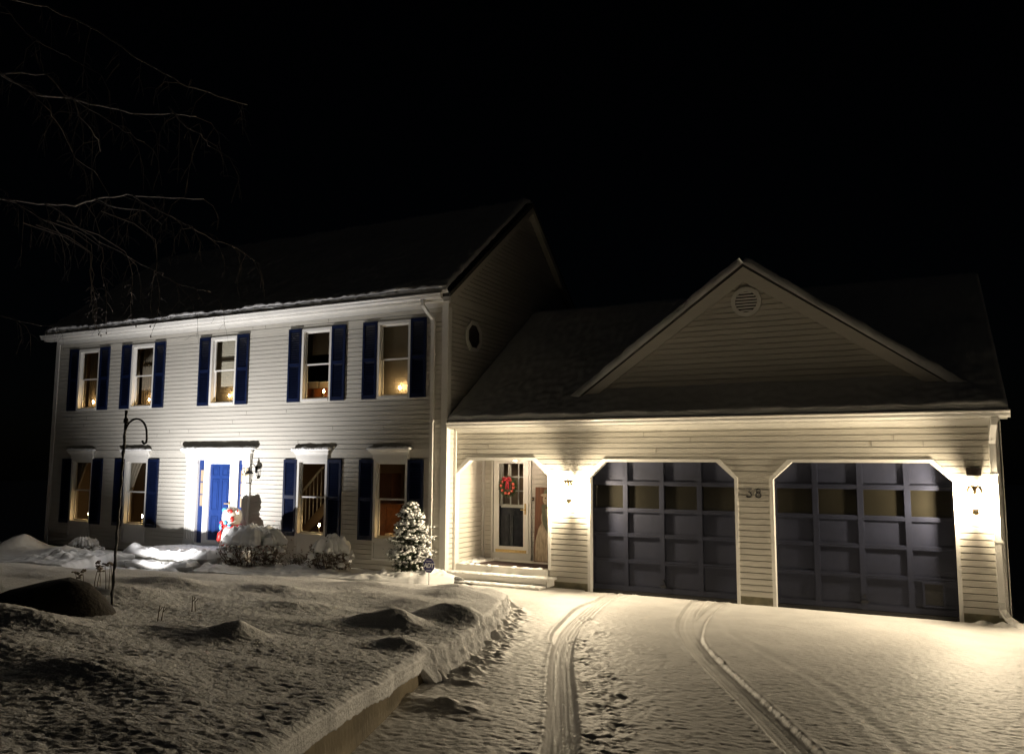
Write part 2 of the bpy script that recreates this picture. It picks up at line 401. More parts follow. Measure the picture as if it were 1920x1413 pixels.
# distant ground sheet
xs = np.linspace(-140, 140, 90); ys = np.linspace(-60, 160, 80)
X, Y = np.meshgrid(xs, ys)
Z = -.42 + .054 * np.clip(.3 - Y, 0, 30) - .02 * np.clip(Y - 10, 0, 40) + .25 * fbm(X, Y, .05, 2, seed=201) * sstep(20, 60, np.hypot(X, Y))
tag(grid_mesh('ground', X, Y, Z, 'snow'), 'dark snowy ground reaching away around the house', 'ground', kind='structure')

# ------------------------------------------------------------------ siding
def siding(mb, xlate, z0, z1, solid, breaks, expo=.1016, proud=.016, zstart=None):
    """xlate(u, d, z)->xyz; solid(z)->list of (ua, ub)"""
    zs = zstart if zstart is not None else z0
    lines = []
    z = zs
    while z < z1: lines.append(z); z += expo
    cuts = sorted(set([z0, z1] + [q for q in lines if z0 < q < z1] + [b for b in breaks if z0 < b < z1]))
    for a, b in zip(cuts[:-1], cuts[1:]):
        if b - a < 1e-5: continue
        zc = zs + math.floor((a + 1e-6 - zs) / expo) * expo
        ia = solid(a + 1e-5); ib = solid(b - 1e-5)
        top = abs(b - (zc + expo)) < 1e-4 and b < z1 - .03 and b - a > .02
        bb = b - .0125 if top else b
        db = proud - (proud - .010) * (bb - zc) / expo; da = proud - (proud - .010) * (a - zc) / expo; g = -.034
        for (p, q), (r, s_) in zip(ia, ib):
            mb.quad(xlate(p, da, a), xlate(q, da, a), xlate(s_, db, bb), xlate(r, db, bb))
            if top:
                mb.quad(xlate(r, db, bb), xlate(s_, db, bb), xlate(s_, g, bb), xlate(r, g, bb))
                mb.quad(xlate(r, g, bb), xlate(s_, g, bb), xlate(s_, g, b), xlate(r, g, b))
            if abs(a - zc) < 1e-4:
                mb.quad(xlate(p, g, a), xlate(q, g, a), xlate(q, da, a), xlate(p, da, a))

def minus(lo, hi, holes):
    out = [(lo, hi)]
    for a, b in holes:
        nx = []
        for p, q in out:
            if b <= p or a >= q: nx.append((p, q)); continue
            if a > p: nx.append((p, a))
            if b < q: nx.append((b, q))
        out = nx
    return out

# ------------------------------------------------------------------ HOUSE
HX0, HX1, HD = -12.85, 0.0, 7.4
house = thing('house', (-6.4, 0, 0), 'two storey pale sided colonial house with blue shutters and blue front door', 'house')
WIN = [(-11.405,), (-9.255,), (-6.375,), (-3.475,), (-1.34,)]
UP = (3.735, 5.40); LO = (.725, 2.42); WW = .88
wins = [(q[0], UP) for q in WIN] + [(-11.44, LO), (-9.29, LO), (-3.495, LO), (-1.36, LO)]
holes = [(xc - WW / 2, xc + WW / 2, z0, z1) for xc, (z0, z1) in wins] + [(-7.36, -5.40, .2, 2.55)]
mb = MB()
siding(mb, lambda u, d, z: (u, -d, z), .12, 5.74, lambda z: minus(HX0, HX1, [(a, b) for a, b, c, d in holes if c < z < d]), [c for h in holes for c in h[2:]])
mb.m = 1
for k in range(26):
    x = rng.uniform(-12.5, -.5); z = .12 + .1016 * rng.choice((26, 27, 28, 29, 31, 32, 33, 53, 54)); mb.box(x, x + .004, -.0175, -.008, z + .004, z + .083)
mb.build('front_wall', ['siding', 'interior_dark'], house)
# right gable wall with octagonal window hole hidden behind the frame
ROOFZ, RIDGEZ, RIDGEY = 5.80, 8.78, 3.7
def gable_int(z):
    if z <= ROOFZ: return [(0, HD)]
    t = (z - ROOFZ) / (RIDGEZ - ROOFZ); return [(RIDGEY * t, HD - (HD - RIDGEY) * t)]
mb = MB(); siding(mb, lambda u, d, z: (HX1 + d, u, z), .12, RIDGEZ - .02, gable_int, [ROOFZ], zstart=.12)
mb.build('side_wall', 'siding', house)
mb = MB(); siding(mb, lambda u, d, z: (HX0 - d, HD - u, z), .12, RIDGEZ - .02, lambda z: [(HD - b, HD - a) for a, b in gable_int(z)], [ROOFZ]); mb.build('side_wall', 'siding', house)
mb = MB(); mb.quad((HX0, HD, 0), (HX1, HD, 0), (HX1, HD, ROOFZ), (HX0, HD, ROOFZ)); mb.build('rear_wall', 'siding', house)
mb = MB(); mb.box(HX0 + .01, HX1 - .01, .012, HD - .01, -.5, .118); mb.build('foundation', 'concrete', house)
for x0, x1 in ((HX0 - .02, HX0 + .12), (HX1 - .125, HX1 + .02)):
    mb = MB(); mb.box(x0, x1, -.034, -.001, .10, 5.60); sx = x0 if x0 < -5 else x1 - .034
    mb.box(sx, sx + .034, 0, .11, .10, 5.60); mb.build('corner_board', 'trim', house)
# eave: frieze, soffit, fascia, gutter
mb = MB(); mb.box(HX0 - .02, HX1 + .02, -.03, -.002, 5.60, 5.735); mb.build('frieze_board', 'trim', house)
mb = MB(); mb.box(HX0 - .3, HX1 + .14, -.20, -.031, 5.70, 5.73); mb.box(HX0 - .3, HX1 + .14, -.225, -.2005, 5.70, 5.84); mb.build('soffit', 'trim', house)
def gutter(name, x0, x1, y, z, parent):
    pr = [(y, z), (y - .012, z), (y - .075, z - .0), (y - .095, z + .03), (y - .105, z + .07), (y - .12, z + .085), (y - .125, z + .105), (y - .112, z + .105), (y - .10, z + .088), (y - .09, z + .08), (y - .065, z + .012), (y - .012, z + .012), (y - .002, z + .105), (y, z + .105)]
    mb = MB(); mb.prism(pr, 0, x0, x1)
    for ex in (x0, x1): mb.prism([(y - .0, z), (y - .075, z), (y - .105, z + .07), (y - .125, z + .104), (y, z + .104)], 0, ex - .004, ex + .004)
    return mb.build(name, 'gutter', parent)
gutter('gutter', HX0 - .32, HX1 + .0, -.226, 5.735, house)
def strip_tube(mb, pts, w=.075, d=.055):
    """rectangular downspout along pts"""
    vs = []; fs = []
    P = [Vector(p) for p in pts]
    for i, p in enumerate(P):
        t = (P[min(i + 1, len(P) - 1)] - P[max(i - 1, 0)]).normalized()
        a = Vector((1, 0, 0)) if abs(t.x) < .7 else Vector((0, 0, 1)); a = (a - t * a.dot(t)).normalized(); b = t.cross(a)
        for sx, sy in ((-1, -1), (1, -1), (1, 1), (-1, 1)): vs.append(p + a * sx * w / 2 + b * sy * d / 2)
    for i in range(len(P) - 1):
        for k in range(4): k2 = (k + 1) % 4; fs.append((i * 4 + k, i * 4 + k2, i * 4 + 4 + k2, i * 4 + 4 + k))
    fs += [(0, 1, 2, 3), tuple((len(P) - 1) * 4 + k for k in (3, 2, 1, 0))]
    mb.add(vs, fs, False)
mb = MB(); strip_tube(mb, [(-.46, -.29, 5.74), (-.455, -.28, 5.62), (-.40, -.17, 5.48), (-.345, -.06, 5.36), (-.335, -.05, 5.25), (-.335, -.05, 3.4), (-.335, -.05, .25), (-.32, -.10, .12), (-.30, -.25, .06)])
for z in (4.6, 3.2, 1.6): mb.box(-.385, -.285, -.081, -.018, z, z + .03)
mb.build('downspout', 'gutter', house)
# roof
def roof_slab(prof, x0, x1, parent, name='roof'):
    mb = MB(); mb.prism(prof, 0, x0, x1); return mb.build(name, 'shingle', parent)
def slope_pts(y0, z0, y1, z1, y2, z2, th):
    return [(y0, z0), (y1, z1), (y2, z2), (y2, z2 + th), (y1, z1 + th * 1.3), (y0, z0 + th)]
sl = (RIDGEZ - ROOFZ) / RIDGEY
roof = roof_slab(slope_pts(-.24, ROOFZ + .03 - .24 * sl + .13, RIDGEY, RIDGEZ + .03, HD + .24, ROOFZ - .1, .09), HX0 - .22, HX1 + .2, house)
def snow_cover(O, U, V, nu, nv, th, parent, seed, edge=.12, name='snow_layer', rag=.03, uedge=None):
    """soft snow blanket on the plane O + u U + v V"""
    O = np.array(O, float); U = np.array(U, float); V = np.array(V, float); N = np.cross(U, V); N = N / np.linalg.norm(N)
    if N[2] < 0: N = -N
    lu = np.linalg.norm(U); lv = np.linalg.norm(V)
    tu = np.linspace(0, 1, nu); tv = np.concatenate([[0, 0], np.linspace(0, 1, nv - 4) ** 1.6, [1, 1]])
    A, B = np.meshgrid(tu, tv)
    su = A * lu; sv = B * lv
    du = np.minimum(su, lu - su); dv = np.minimum(sv, lv - sv)
    def prof(d, e): q = np.clip(d / e, 0, 1); return np.sqrt(np.clip(1 - (1 - q) ** 2, 0, 1))
    h = th * (1 + .35 * fbm(su, sv, .8, 3, .5, seed=seed) + .22 * pnoise(su * 6, sv * 6, seed + 9)) * prof(dv + .03, edge) * prof(du + .02, uedge or edge)
    h[0, :] = -.02; h[-1, :] = -.02
    if uedge: h[:, 0] = -.03; h[:, 1] = np.maximum(h[:, 1], th * .45)
    off = rag * fbm(su, sv * 0, 2.2, 3, .6, seed=seed + 3) * (1 - np.clip(sv / .4, 0, 1))
    P = O + A[..., None] * U + (B + off / lv)[..., None] * V + h[..., None] * N
    b = BASE.get(parent.name, (0, 0, 0))
    o = grid_mesh(name, P[..., 0] - b[0], P[..., 1] - b[1], P[..., 2] - b[2], 'snow'); o.parent = parent; BASE[o.name] = b; return o
zr0 = ROOFZ + .03 - .24 * sl + .13 + .09; zr1 = RIDGEZ + .03 + .115
snow_cover((HX0 - .2, -.26, zr0 + .0), (13.2, 0, 0), (0, RIDGEY + .26, zr1 - zr0), 420, 60, .17, roof, 301)
snow_cover((HX1 + .15, HD + .2, ROOFZ - .1 + .09), (-13.2, 0, 0), (0, RIDGEY - HD - .2, zr1 - ROOFZ), 120, 30, .17, roof, 305)
# rake boards on the right gable
mb = MB()
for (ya, za), (yb, zb) in (((-.24, ROOFZ - .08), (RIDGEY, RIDGEZ + .0)), ((HD + .24, ROOFZ - .20), (RIDGEY, RIDGEZ + .0))):
    mb.prism([(ya, za - .10), (yb, zb - .14), (yb, zb + .05), (ya, za + .10)], 0, HX1 + .165, HX1 + .195)
    mb.prism([(ya, za - .05), (yb, zb - .06), (yb, zb - .04), (ya, za - .03)], 0, HX1 + .02, HX1 + .164)
mb.build('rake_board', 'siding', house)
# octagonal side window
mb = MB()
oc = (1.03, 5.12)
def octp(r, sq=1.0): return [(oc[0] + r * math.cos(R(22.5 + 45 * k)), oc[1] + r * math.sin(R(22.5 + 45 * k)) * sq) for k in range(8)]
po, pi_ = octp(.36), octp(.27)
for k in range(8):
    j = (k + 1) % 8
    for (a, b, xx) in ((po, pi_, .05),):
        mb.quad((xx, *po[k]), (xx, *po[j]), (xx, *pi_[j]), (xx, *pi_[k]))
        mb.quad((.0, *po[k]), (.0, *po[j]), (xx, *po[j]), (xx, *po[k]))
        mb.quad((.02, *pi_[k]), (xx, *pi_[k]), (xx, *pi_[j]), (.02, *pi_[j]))
ow = mb.build('octagon_window', 'trim', house)
mb = MB(); mb.prism(pi_, 0, .021, .025); mb.build('pane', 'dark_box', ow)

ROOMS = {}
def window(xc, z0, z1, lower):
    w = WW; x0, x1 = xc - w / 2, xc + w / 2; c = .065
    mb = MB()                                                          # casing and jambs
    mb.box(x0, x0 + c, -.045, .10, z0, z1); mb.box(x1 - c, x1, -.045, .10, z0, z1)
    mb.box(x0 + c, x1 - c, -.045, .10, z1 - c, z1); mb.box(x0 + c, x1 - c, -.06, .10, z0, z0 + .05)
    f = mb.build('window', 'trim', house)
    a0, a1, b0, b1 = x0 + c, x1 - c, z0 + .05, z1 - c; zm = (b0 + b1) / 2 + .02
    mb = MB(); sw = .032
    for (p, q, yy) in ((zm - .02, b1, .03), (b0, zm + .02, .062)):
        mb.box(a0 + .001, a0 + sw, yy, yy + .03, p, q); mb.box(a1 - sw, a1 - .001, yy, yy + .03, p, q)
        mb.box(a0 + sw, a1 - sw, yy, yy + .03, q - sw * (1.1 if yy > .05 else 1), q); mb.box(a0 + sw, a1 - sw, yy, yy + .03, p, p + sw * (1.3 if yy > .05 else 1))
    mb.build('sash', 'trim', f)
    mb = MB(); mb.quad((a0 + sw, .045, zm), (a1 - sw, .045, zm), (a1 - sw, .045, b1 - sw), (a0 + sw, .045, b1 - sw))
    mb.quad((a0 + sw, .077, b0 + sw), (a1 - sw, .077, b0 + sw), (a1 - sw, .077, zm), (a0 + sw, .077, zm)); mb.build('pane', 'window_glass', f)
    mb = MB(); mb.box(x0 - .05, x1 + .05, .101, .26, z0 + .02, z0 + .05); mb.build('inner_sill', 'white_paint', f)
    if lower:
        mb = MB()                                                      # head: frieze and flared cornice
        mb.box(x0 - .01, x1 + .01, -.07, -.017, z1 + .0, z1 + .10)
        prof = [(-.017, z1 + .10), (-.08, z1 + .10), (-.085, z1 + .125), (-.105, z1 + .16), (-.14, z1 + .19), (-.15, z1 + .22), (-.017, z1 + .22)]
        n = len(prof); L = [(x0 - .02 - max(0, -p[0] - .07), *p) for p in prof]; Rr = [(x1 + .02 + max(0, -p[0] - .07), *p) for p in prof]
        mb.add(L + Rr, [tuple(range(n)), tuple(range(2 * n - 1, n - 1, -1))] + [(i, i + n, (i + 1) % n + n, (i + 1) % n) for i in range(n)], False)
        hd = mb.build('window_header', 'trim', f)
        mb = MB(); mb.smooth = True
        k = 0; xx = x0 - .06
        while xx < x1 + .06:
            mb.blob((xx, -.085, z1 + .225), (.085 + .03 * rng.random(), .07, .030 + .035 * rng.random()), 2, .12, int(1000 * rng.random()), flat=-.2); xx += .075
        mb.build('snow_cap', 'snow', f)
        mb = MB(); p0, p1 = z0 - .42, z0 - .0                            # apron panel
        mb.box(x0, x1, -.030, -.017, p0, p1)
        for (a, b, c_, d) in ((x0, x1, p0, p0 + .05), (x0, x1, p1 - .05, p1), (x0, x0 + .05, p0 + .05, p1 - .05), (x1 - .05, x1, p0 + .05, p1 - .05), ):
            mb.box(a, b, -.048, -.0301, c_, d)
        mb.box(x0 + .10, x1 - .10, -.042, -.0301, p0 + .10, p1 - .10); mb.build('apron_panel', 'trim', f)
    return f

def shutter(xa, z0, z1):
    w = .385; xb = xa + w; mb = MB(); st = .055
    y0 = -.058; y1 = -.018
    mb.box(xa, xa + st, y0, y1, z0, z1); mb.box(xb - st, xb, y0, y1, z0, z1); zm = (z0 + z1) / 2 - .03
    for p, q in ((z0, z0 + .09), (zm, zm + .075), (z1 - .07, z1)): mb.box(xa + st, xb - st, y0, y1, p, q)
    for p, q in ((z0 + .09, zm), (zm + .075, z1 - .07)):
        n = int((q - p) / .052); dz = (q - p) / n
        for i in range(n):
            b = p + i * dz
            mb.add([(xa + st, y0 + .004, b + .002), (xb - st, y0 + .004, b + .002), (xb - st, y1 - .010, b + dz), (xa + st, y1 - .010, b + dz),
                    (xa + st, y0 + .010, b), (xb - st, y0 + .010, b), (xb - st, y1 - .004, b + dz - .004), (xa + st, y1 - .004, b + dz - .004)],
                   [(0, 1, 2, 3), (7, 6, 5, 4), (0, 4, 5, 1), (3, 2, 6, 7)], False)
    mb.box(xa + st, xb - st, y1 - .004, y1 - .001, z0 + .09, z1 - .07)
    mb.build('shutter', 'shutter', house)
for i, (xc, (z0, z1)) in enumerate(wins):
    window(xc, z0, z1, i >= 5)
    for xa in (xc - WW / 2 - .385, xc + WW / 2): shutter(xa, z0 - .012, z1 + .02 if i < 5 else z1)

for rx0, rx1, rz0, rz1, ry, rmat in ((-12.7, -7.6, 3.2, 5.6, 2.2, 'interior_tan'), (-7.5, -5.2, 3.2, 5.6, 1.5, 'interior_grey'), (-5.1, -2.45, 3.2, 5.6, 2.4, 'interior_dark'), (-2.35, -.15, 3.2, 5.6, 1.5, 'interior_tan'),
                                     (-12.7, -7.55, .2, 2.65, 2.6, 'interior_tan'), (-5.2, -.15, .2, 2.65, 3.0, 'interior_tan')):
    mb = MB(); a = .125
    mb.quad((rx0, a, rz0), (rx0, ry, rz0), (rx0, ry, rz1), (rx0, a, rz1)); mb.quad((rx1, a, rz0), (rx1, a, rz1), (rx1, ry, rz1), (rx1, ry, rz0))
    mb.quad((rx0, ry, rz0), (rx1, ry, rz0), (rx1, ry, rz1), (rx0, ry, rz1)); mb.quad((rx0, a, rz1), (rx0, ry, rz1), (rx1, ry, rz1), (rx1, a, rz1)); mb.quad((rx0, a, rz0), (rx1, a, rz0), (rx1, ry, rz0), (rx0, ry, rz0))
    hs = [h for h in holes[:9] if rx0 < h[0] < rx1 and rz0 < h[2] < rz1]; zs_ = [rz0, hs[0][2] + .02, hs[0][3] - .02, rz1]
    for k in range(3):
        for p_, q_ in (minus(rx0, rx1, [(h[0], h[1]) for h in hs]) if k == 1 else [(rx0, rx1)]): mb.quad((p_, a, zs_[k]), (p_, a, zs_[k + 1]), (q_, a, zs_[k + 1]), (q_, a, zs_[k]))
    mb.build('room', rmat, house)

# front entry
ent = -6.355
for s in (-1, 1):                                                     # fluted pilasters
    mb = MB()
    xa, xb = (-7.42, -7.06) if s < 0 else (-5.56, -5.34)
    mb.box(xa, xb, -.075, .02, .32, 2.40); mb.box(xa - .012, xb + .012, -.09, -.0751, .32, .46); mb.box(xa - .012, xb + .012, -.09, -.0751, 2.30, 2.40)
    n = 5 if s < 0 else 3; ww = (xb - xa - .08) / n
    for k in range(n): mb.box(xa + .04 + k * ww + .012, xa + .04 + (k + 1) * ww - .012, -.092, -.0751, .50, 2.27)
    mb.build('pilaster', 'trim', house)
mb = MB(); mb.box(-7.44, -5.32, -.10, .02, 2.401, 2.55)
prof = [(-.017, 2.55), (-.11, 2.55), (-.12, 2.57), (-.15, 2.60), (-.19, 2.625), (-.20, 2.66), (-.017, 2.66)]
n = len(prof); L = [(-7.45 - max(0, -p[0] - .11), *p) for p in prof]; Rr = [(-5.31 + max(0, -p[0] - .11), *p) for p in prof]
mb.add(L + Rr, [tuple(range(n)), tuple(range(2 * n - 1, n - 1, -1))] + [(i, i + n, (i + 1) % n + n, (i + 1) % n) for i in range(n)], False)
hd = mb.build('door_header', 'trim', house)
mb = MB(); xx = -7.5
while xx < -5.24: mb.blob((xx, -.12, 2.665), (.11, .085, .045 + .02 * rng.random()), 2, .12, int(1000 * rng.random()), flat=-.2); xx += .09
mb.build('snow_cap', 'snow', hd)
for xa, xb in ((-7.055, -6.86), (-5.73, -5.565)):
    mb = MB(); mb.box(xa, xb, .0, .03, .42, 2.399)
    sl_ = mb.build('sidelight', 'door_blue', house)
    mb = MB(); mb.box(xa + .055, xb - .045, -.006, -.0005, 1.28, 2.18); mb.build('pane', 'interior_tan', sl_)
    for z in (1.28, 1.57, 1.87, 2.17):
        mb = MB(); mb.box(xa + .05, xb - .04, -.012, -.0061, z - .012, z + .012); mb.build('muntin', 'door_blue', sl_)
mb = MB(); mb.box(-6.859, -6.69, -.04, .03, .42, 2.399); mb.box(-6.0, -5.731, -.04, .03, .42, 2.399); mb.box(-6.69, -6.0, -.04, .03, 2.31, 2.399); mb.box(-6.69, -6.0, -.04, .03, .42, .50)
sd = mb.build('storm_door_frame', 'white_paint', house)
mb = MB(); mb.box(-5.965, -5.945, -.10, -.04, 1.36, 1.39); mb.box(-6.09, -5.94, -.105, -.09, 1.365, 1.385); mb.box(-5.975, -5.935, -.048, -.0401, 1.30, 1.46); mb.build('handle', 'brass', sd)
mb = MB(); mb.box(-6.69, -6.0, .01, .05, .50, 2.31)
for (a, b, c, d) in ((-6.62, -6.39, 2.02, 2.24), (-6.30, -6.07, 2.02, 2.24), (-6.62, -6.39, 1.20, 1.94), (-6.30, -6.07, 1.20, 1.94), (-6.62, -6.39, .62, 1.06), (-6.30, -6.07, .62, 1.06)):
    for q in ((a, b, c, c + .025), (a, b, d - .025, d), (a, a + .025, c + .025, d - .025), (b - .025, b, c + .025, d - .025)): mb.box(q[0], q[1], -.004, .0099, q[2], q[3])
    mb.box(a + .05, b - .05, 0, .0099, c + .05, d - .05)
mb.build('front_door', 'door_blue', house)
mb = MB(); mb.box(-7.1, -5.5, -.09, .03, .33, .419); mb.build('door_sill', 'trim', house)
# house number by the door
def strokes(mb, ch, x, y, z, h, r, axis=1):
    S = {'3': [[(0, 1), (.56, 1), (.24, .60), (.46, .54), (.58, .30), (.48, .08), (.26, .0), (.06, .06), (0, .18)]],
         '8': [[(.3 + .24 * math.sin(2 * math.pi * t / 12), .76 + .22 * math.cos(2 * math.pi * t / 12)) for t in range(13)], [(.3 + .29 * math.sin(2 * math.pi * t / 12), .27 + .27 * math.cos(2 * math.pi * t / 12)) for t in range(13)]]}[ch]
    for s in S: mb.tube([(x + p[0] * h, y, z + p[1] * h) for p in s], r, 6)
mb = MB(); strokes(mb, '3', -5.545, -.10, 2.05, .15, .012); strokes(mb, '8', -5.43, -.10, 2.05, .15, .012); mb.build('house_number', 'brass', house)

# ------------------------------------------------------------------ GARAGE
GY = .3
garage = thing('garage', (4.9, GY, 0), 'attached two bay garage wing with covered porch and front gable', 'garage')
OPEN = [(.03, 2.18, 2.42, 2.13, .33, -.2), (3.0, 5.76, 2.42, 2.12, .31, -.2), (6.35, 9.11, 2.42, 2.12, .31, -.2)]   # x0,x1,top,chamfer z,chamfer w,bottom
def gsolid(z):
    hs = []
    for x0, x1, zt, zc, c, zb in OPEN:
        if zb < z < zt:
            k = c * max(0, (z - zc) / (zt - zc)); hs.append((x0 + k, x1 - k))
    return minus(0.0, 9.73, hs)
mb = MB(); siding(mb, lambda u, d, z: (u, GY - d, z), .11, 3.06, gsolid, [q for o in OPEN for q in (o[2], o[3])])
mb.m = 1
for k in range(16):
    x = rng.uniform(.3, 9.4); z = .11 + .1016 * rng.choice((24, 25, 26, 27, 28)); mb.box(x, x + .004, GY - .0175, GY - .008, z + .004, z + .083)
mb.build('front_wall', ['siding', 'interior_dark'], garage)
for a, b in ((2.18, 2.995), (5.765, 6.345), (9.115, 9.71)):
    mb = MB(); mb.box(a, b, GY + .004, GY + .2, -.4, .109); mb.build('foundation', 'concrete', garage)
mb = MB(); mb.box(9.55, 9.71, GY + .201, 8.2, -.4, .109); mb.build('foundation', 'concrete', garage)
def chamfer_path(x0, x1, zt, zc, c, zb): return [(x0, zb), (x0, zc), (x0 + c, zt), (x1 - c, zt), (x1, zc), (x1, zb)]
def opening_trim(x0, x1, zt, zc, c, zb, parent, w=.055, dep=.14, proud=.028):
    P0 = chamfer_path(x0, x1, zt, zc, c, zb); P1 = chamfer_path(x0 - w, x1 + w, zt + w, zc + w * .42, c + w * .0, zb)
    mb = MB(); ya, yb = GY - proud, GY + dep
    for i in range(5):
        a, b = P0[i], P0[i + 1]; c_, d = P1[i], P1[i + 1]
        mb.quad((a[0], ya, a[1]), (b[0], ya, b[1]), (d[0], ya, d[1]), (c_[0], ya, c_[1]))
        mb.quad((a[0], ya, a[1]), (a[0], yb, a[1]), (b[0], yb, b[1]), (b[0], ya, b[1]))
        mb.quad((c_[0], ya, c_[1]), (d[0], ya, d[1]), (d[0], GY, d[1]), (c_[0], GY, c_[1]))
    return mb.build('opening_trim', 'trim', parent)
for x0, x1, zt, zc, c, zb in OPEN[1:]: opening_trim(x0 + .03, x1 - .03, zt - .03, zc - .02, c, -.05, garage)
o = OPEN[0]; opening_trim(o[0] + .03, o[1] - .025, o[2] - .01, o[3] - .01, o[4], .31, garage, w=.06, dep=.13)
# end trims
mb = MB(); mb.box(9.60, 9.75, GY - .04, GY - .017, .08, 3.03); mb.box(9.731, 9.765, GY - .04, GY + .12, .08, 3.03); mb.build('corner_board', 'trim', garage)
mb = MB(); mb.box(.0201, .075, GY - .05, GY - .017, .1, 3.03); mb.build('corner_board', 'trim', garage)
mb = MB(); mb.box(0.001, 9.76, GY - .035, GY - .017, 2.98, 3.06); mb.build('frieze_board', 'trim', garage)
mb = MB(); mb.box(.03, 9.84, .05, GY - .018, 3.061, 3.085); mb.box(.03, 9.84, .03, .0499, 3.05, 3.22); mb.build('soffit', 'trim', garage)
gutter('gutter', .02, 9.87, .029, 3.075, garage)
mb = MB(); strip_tube(mb, [(9.66, -.03, 3.08), (9.655, -.01, 2.98), (9.64, .12, 2.82), (9.635, .215, 2.70), (9.635, .225, 2.55), (9.635, .225, .32), (9.645, .20, .20), (9.70, .10, .10), (9.80, -.05, .04)], .085, .06)
for z in (2.2, 1.2): mb.box(9.575, 9.70, .19, GY - .041, z, z + .03)
mb.build('downspout', 'gutter', garage)
# side and rear walls
mb = MB(); gr = 6.02
siding(mb, lambda u, d, z: (9.73 + d, u, z), .11, gr, lambda z: [(GY, 8.1)] if z < 3.2 else [(GY + (4.15 - GY) * (z - 3.2) / (gr - 3.2), 8.1 - (8.1 - 4.15) * (z - 3.2) / (gr - 3.2))], [3.2])
mb.build('side_wall', 'siding', garage)
mb = MB(); mb.quad((0.02, 8.1, -.2), (9.73, 8.1, -.2), (9.73, 8.1, 3.2), (.02, 8.1, 3.2)); mb.build('rear_wall', 'siding', garage)
groof = roof_slab(slope_pts(.02, 3.12, 4.15, 6.03, 8.3, 3.1, .08), .022, 9.86, garage)
snow_cover((.024, -.0, 3.20), (9.83, 0, 0), (0, 4.15, 2.93), 420, 70, .11, groof, 311, edge=.10)
snow_cover((9.84, 8.3, 3.18), (-9.8, 0, 0), (0, -4.15, 2.95), 100, 30, .12, groof, 313)
# front gable
PX, PZ, PYY = 5.93, 5.83, .70
hw, zb_ = 3.24, 3.53
sg = (PZ - zb_) / hw
mb = MB(); siding(mb, lambda u, d, z: (u, PYY - d, z), 3.60, PZ - .12, lambda z: [(PX - (PZ - z) / sg, PX + (PZ - z) / sg)], [], zstart=3.61)
mb.build('gable_wall', 'siding', garage)
mb = MB(); mb.tube([(PX - hw + .25, PYY - .012, 3.645), (PX + hw - .25, PYY - .012, 3.645)], .02, 4, smooth=False)
for s in (-1, 1):                                                     # wide rake boards and soffit edge
    a = (PX, PZ + .10); b = (PX + s * (hw + .12), zb_ + .0)
    pr = [a, b, (b[0] - s * .02, b[1] - .0), (PX + s * (hw - .24), zb_ + .0), (PX, PZ - .185)]
    mb.prism([a, b, (PX + s * (hw - .16), zb_), (PX, PZ - .17)], 1, PYY - .16, PYY - .13)
    mb.prism([(PX, PZ + .02), (PX + s * hw, zb_ - .0), (PX + s * (hw - .03), zb_ - .0), (PX, PZ - .005)], 1, PYY - .129, PYY)
mb.build('rake_board', 'siding', garage)
gv = []
mb = MB()
for s in (-1, 1):
    T = (PX, PZ + .12); B = (PX + s * (hw + .2), zb_ - .06)
    mb.prism([T, B, (B[0], B[1] + .06), (T[0], T[1] + .07)], 1, PYY - .18, 4.3)
gable_roof = mb.build('roof', 'shingle', garage)
for s in (-1, 1):
    T = np.array((PX, PYY - .205, PZ + .185)); B = np.array((PX + s * (hw + .2), PYY - .205, zb_ + .0))
    snow_cover(B, (0, 3.55, 0), T - B, 140, 110, .115, gable_roof, 320 + s, edge=.05, rag=0, uedge=.05)
# round louvre vent
mb = MB(); vc = (5.945, PYY - .03, 5.30)
for k in range(32):
    a, b = 2 * math.pi * k / 32, 2 * math.pi * (k + 1) / 32
    q = lambda r, t, y: (vc[0] + r * math.cos(t), y, vc[2] + r * math.sin(t))
    mb.quad(q(.27, a, PYY - .06), q(.27, b, PYY - .06), q(.195, b, PYY - .06), q(.195, a, PYY - .06))
    mb.quad(q(.27, a, PYY - .06), q(.27, a, PYY), q(.27, b, PYY), q(.27, b, PYY - .06)); mb.quad(q(.195, a, PYY - .06), q(.195, b, PYY - .06), q(.195, b, PYY - .01), q(.195, a, PYY - .01))
vent = mb.build('gable_vent', 'trim', garage)
mb = MB(); mb.lathe([(.196, 0), (.196, .004)], (vc[0], PYY - .026, vc[2]), 24, axis=1); mb.build('backing', 'dark_box', vent)
mb = MB()
for k in range(7):
    z = vc[2] - .165 + k * .055; hwid = math.sqrt(max(.001, .195 ** 2 - (z - vc[2]) ** 2)) - .004
    mb.box(vc[0] - hwid, vc[0] + hwid, PYY - .052, PYY - .034, z - .014, z + .016)
mb.build('louvre', 'trim', vent)
